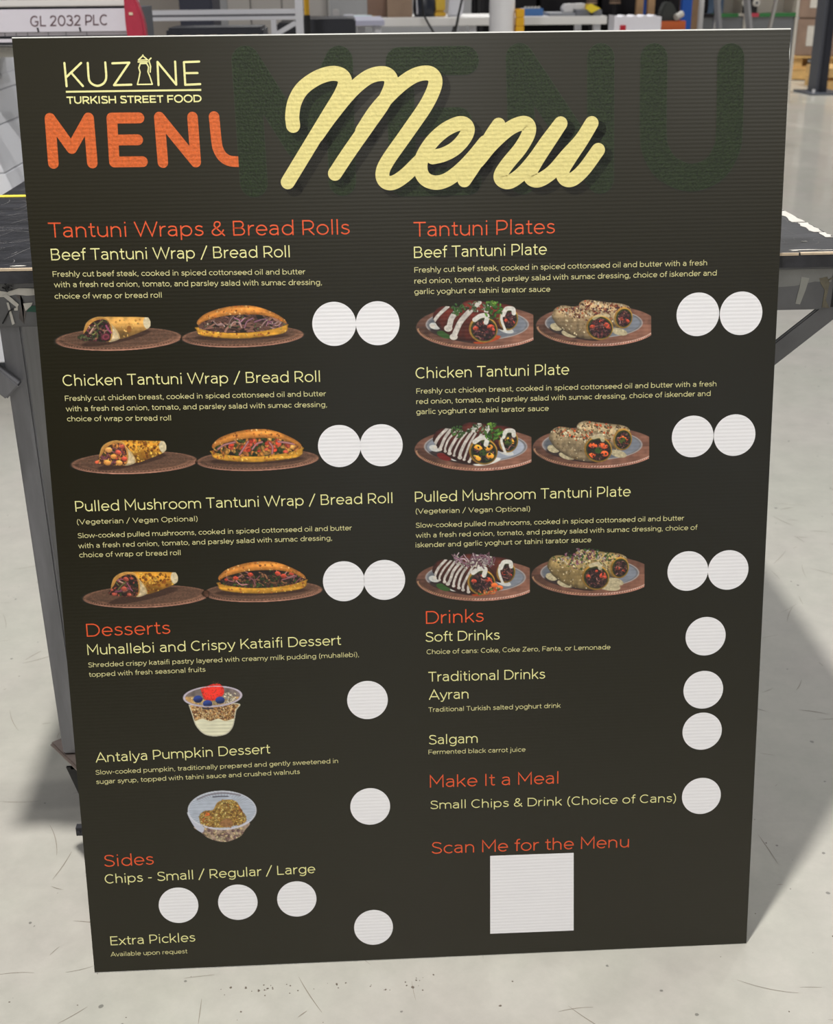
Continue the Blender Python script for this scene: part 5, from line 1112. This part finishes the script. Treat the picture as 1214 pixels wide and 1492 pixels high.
# grey cabinet block, pallet of wrapped cartons, black column
gb = empty('grey_housing', (5.35, 15.2, 0)); tag(gb, 'plain grey metal housing between the shelf cabinet and the pallet', 'housing')
M_gh = mat('grey_housing_paint', (206, 206, 212), .5)
part(MB().box(6.3, 7.55, 19.0, 20.5, .06, 2.6), 'housing', M_gh, gb); part(MB().box(6.35, 7.5, 18.98, 18.9995, .42, 2.55), 'panel', mat('grey_housing_dark', (134, 134, 144), .5), gb); part(MB().box(6.31, 7.54, 19.01, 20.49, 0, .0595), 'plinth', M_bed, gb)
M_pal = mat('pallet_wood', (206, 166, 106), .65, noise=.15, nscale=10); M_wrap = mat('wrapped_cartons', (140, 118, 104), .35, noise=.12, nscale=8)
pa = Matrix.Translation((6.22, 15.35, 0)) @ Matrix.Rotation(math.radians(-24), 4, 'Z')
pl = empty('wooden_pallet', (6.22, 15.35, 0)); tag(pl, 'pale wooden pallet on the floor under another, beside the black column', 'pallet')
def pallet(root, z0):
    for y in (-.42, 0, .42):
        for x in (-.38, 0, .38): part(MB().box(x-.06, x+.06, y-.05, y+.05, z0+.0225, z0+.122, pa), 'block', M_pal, root)
        part(MB().box(-.45, .45, y-.05, y+.05, z0+.0005, z0+.022, pa), 'bottom_board', M_pal, root)
    for i in range(6): part(MB().box(-.45, .45, -.5+i*.175, -.5+i*.175+.125, z0+.1225, z0+.145, pa), 'top_board', M_pal, root)
pallet(pl, 0)
for y in (-.512,): part(MB().box(-.45, .45, y, y+.011, .012, .118, pa), 'front_board', M_pal, pl)
pl2 = empty('wooden_pallet', (6.22, 15.35, .15)); tag(pl2, 'upper wooden pallet carrying the wrapped cartons', 'pallet'); pallet(pl2, .1455)
rw = random.Random(5)
for k in range(3):
    for i in range(2):
        t = empty('wrapped_carton', tuple(pa @ Vector((-.22+i*.44, 0, .292+k*.45)))); row = ['bottom', 'middle', 'top'][k]
        tag(t, '%s film-wrapped brown carton with a white label, %s column on the pallet' % (row, 'left' if i == 0 else 'right'), 'carton', 'wrapped cartons on the pallet')
        z0 = .2915+k*.45
        part(MB().box(-.43+i*.435, -.005+i*.435, -.47, .47, z0, z0+.445, pa), 'carton_body', M_wrap, t, bevel=.012)
        part(MB().box(-.30+i*.435, -.20+i*.435, -.4745, -.4705, z0+.12, z0+.36, pa), 'white_label', M_tape, t)
        part(MB().box(-.12+i*.435, -.08+i*.435, -.4745, -.4705, z0+.02, z0+.42, pa), 'film_glint_strip', mat('film_glint', (190, 176, 164), .3) if 'film_glint' not in bpy.data.materials else bpy.data.materials['film_glint'], t)  # pale strip, a painted glint on the wrapping film
pr = empty('wooden_pallet', (6.2, 13.6, 0)); tag(pr, 'tan pallet edge just right of the black column', 'pallet')
for z in (.0, .14): part(MB().box(5.53, 6.6, 13.5, 14.3, z+.0005, z+.10, None), 'deck', M_pal, pr)
for z in (.1,): part(MB().box(5.57, 6.5, 13.6, 14.2, z+.0005, z+.04-.0005, None), 'spacer', M_pal, pr)
bcol = empty('steel_column', (5.24, 13.1, 0)); tag(bcol, 'black steel column with a bolted base plate at the right edge', 'column')
M_col = mat('black_column_paint', (26, 28, 38), .4); M_colg = mat('column_flange_grey', (62, 64, 72), .45)
part(MB().box(5.245, 5.252, 13.02, 13.28, .021, 4.5), 'flange', M_colg, bcol); part(MB().box(5.2525, 5.325, 13.0, 13.30, .021, 4.5), 'web', M_col, bcol); part(MB().box(5.205, 5.2445, 13.02, 13.28, .021, 4.5), 'flange', M_colg, bcol)
part(MB().box(5.10, 5.50, 12.85, 13.45, 0, .0205), 'base_plate', M_dkgrey, bcol)
for x in (5.14, 5.45): part(MB().tube([(x, 12.9, .021), (x, 12.9, .06)], .018, 8), 'anchor_bolt', M_prof, bcol)
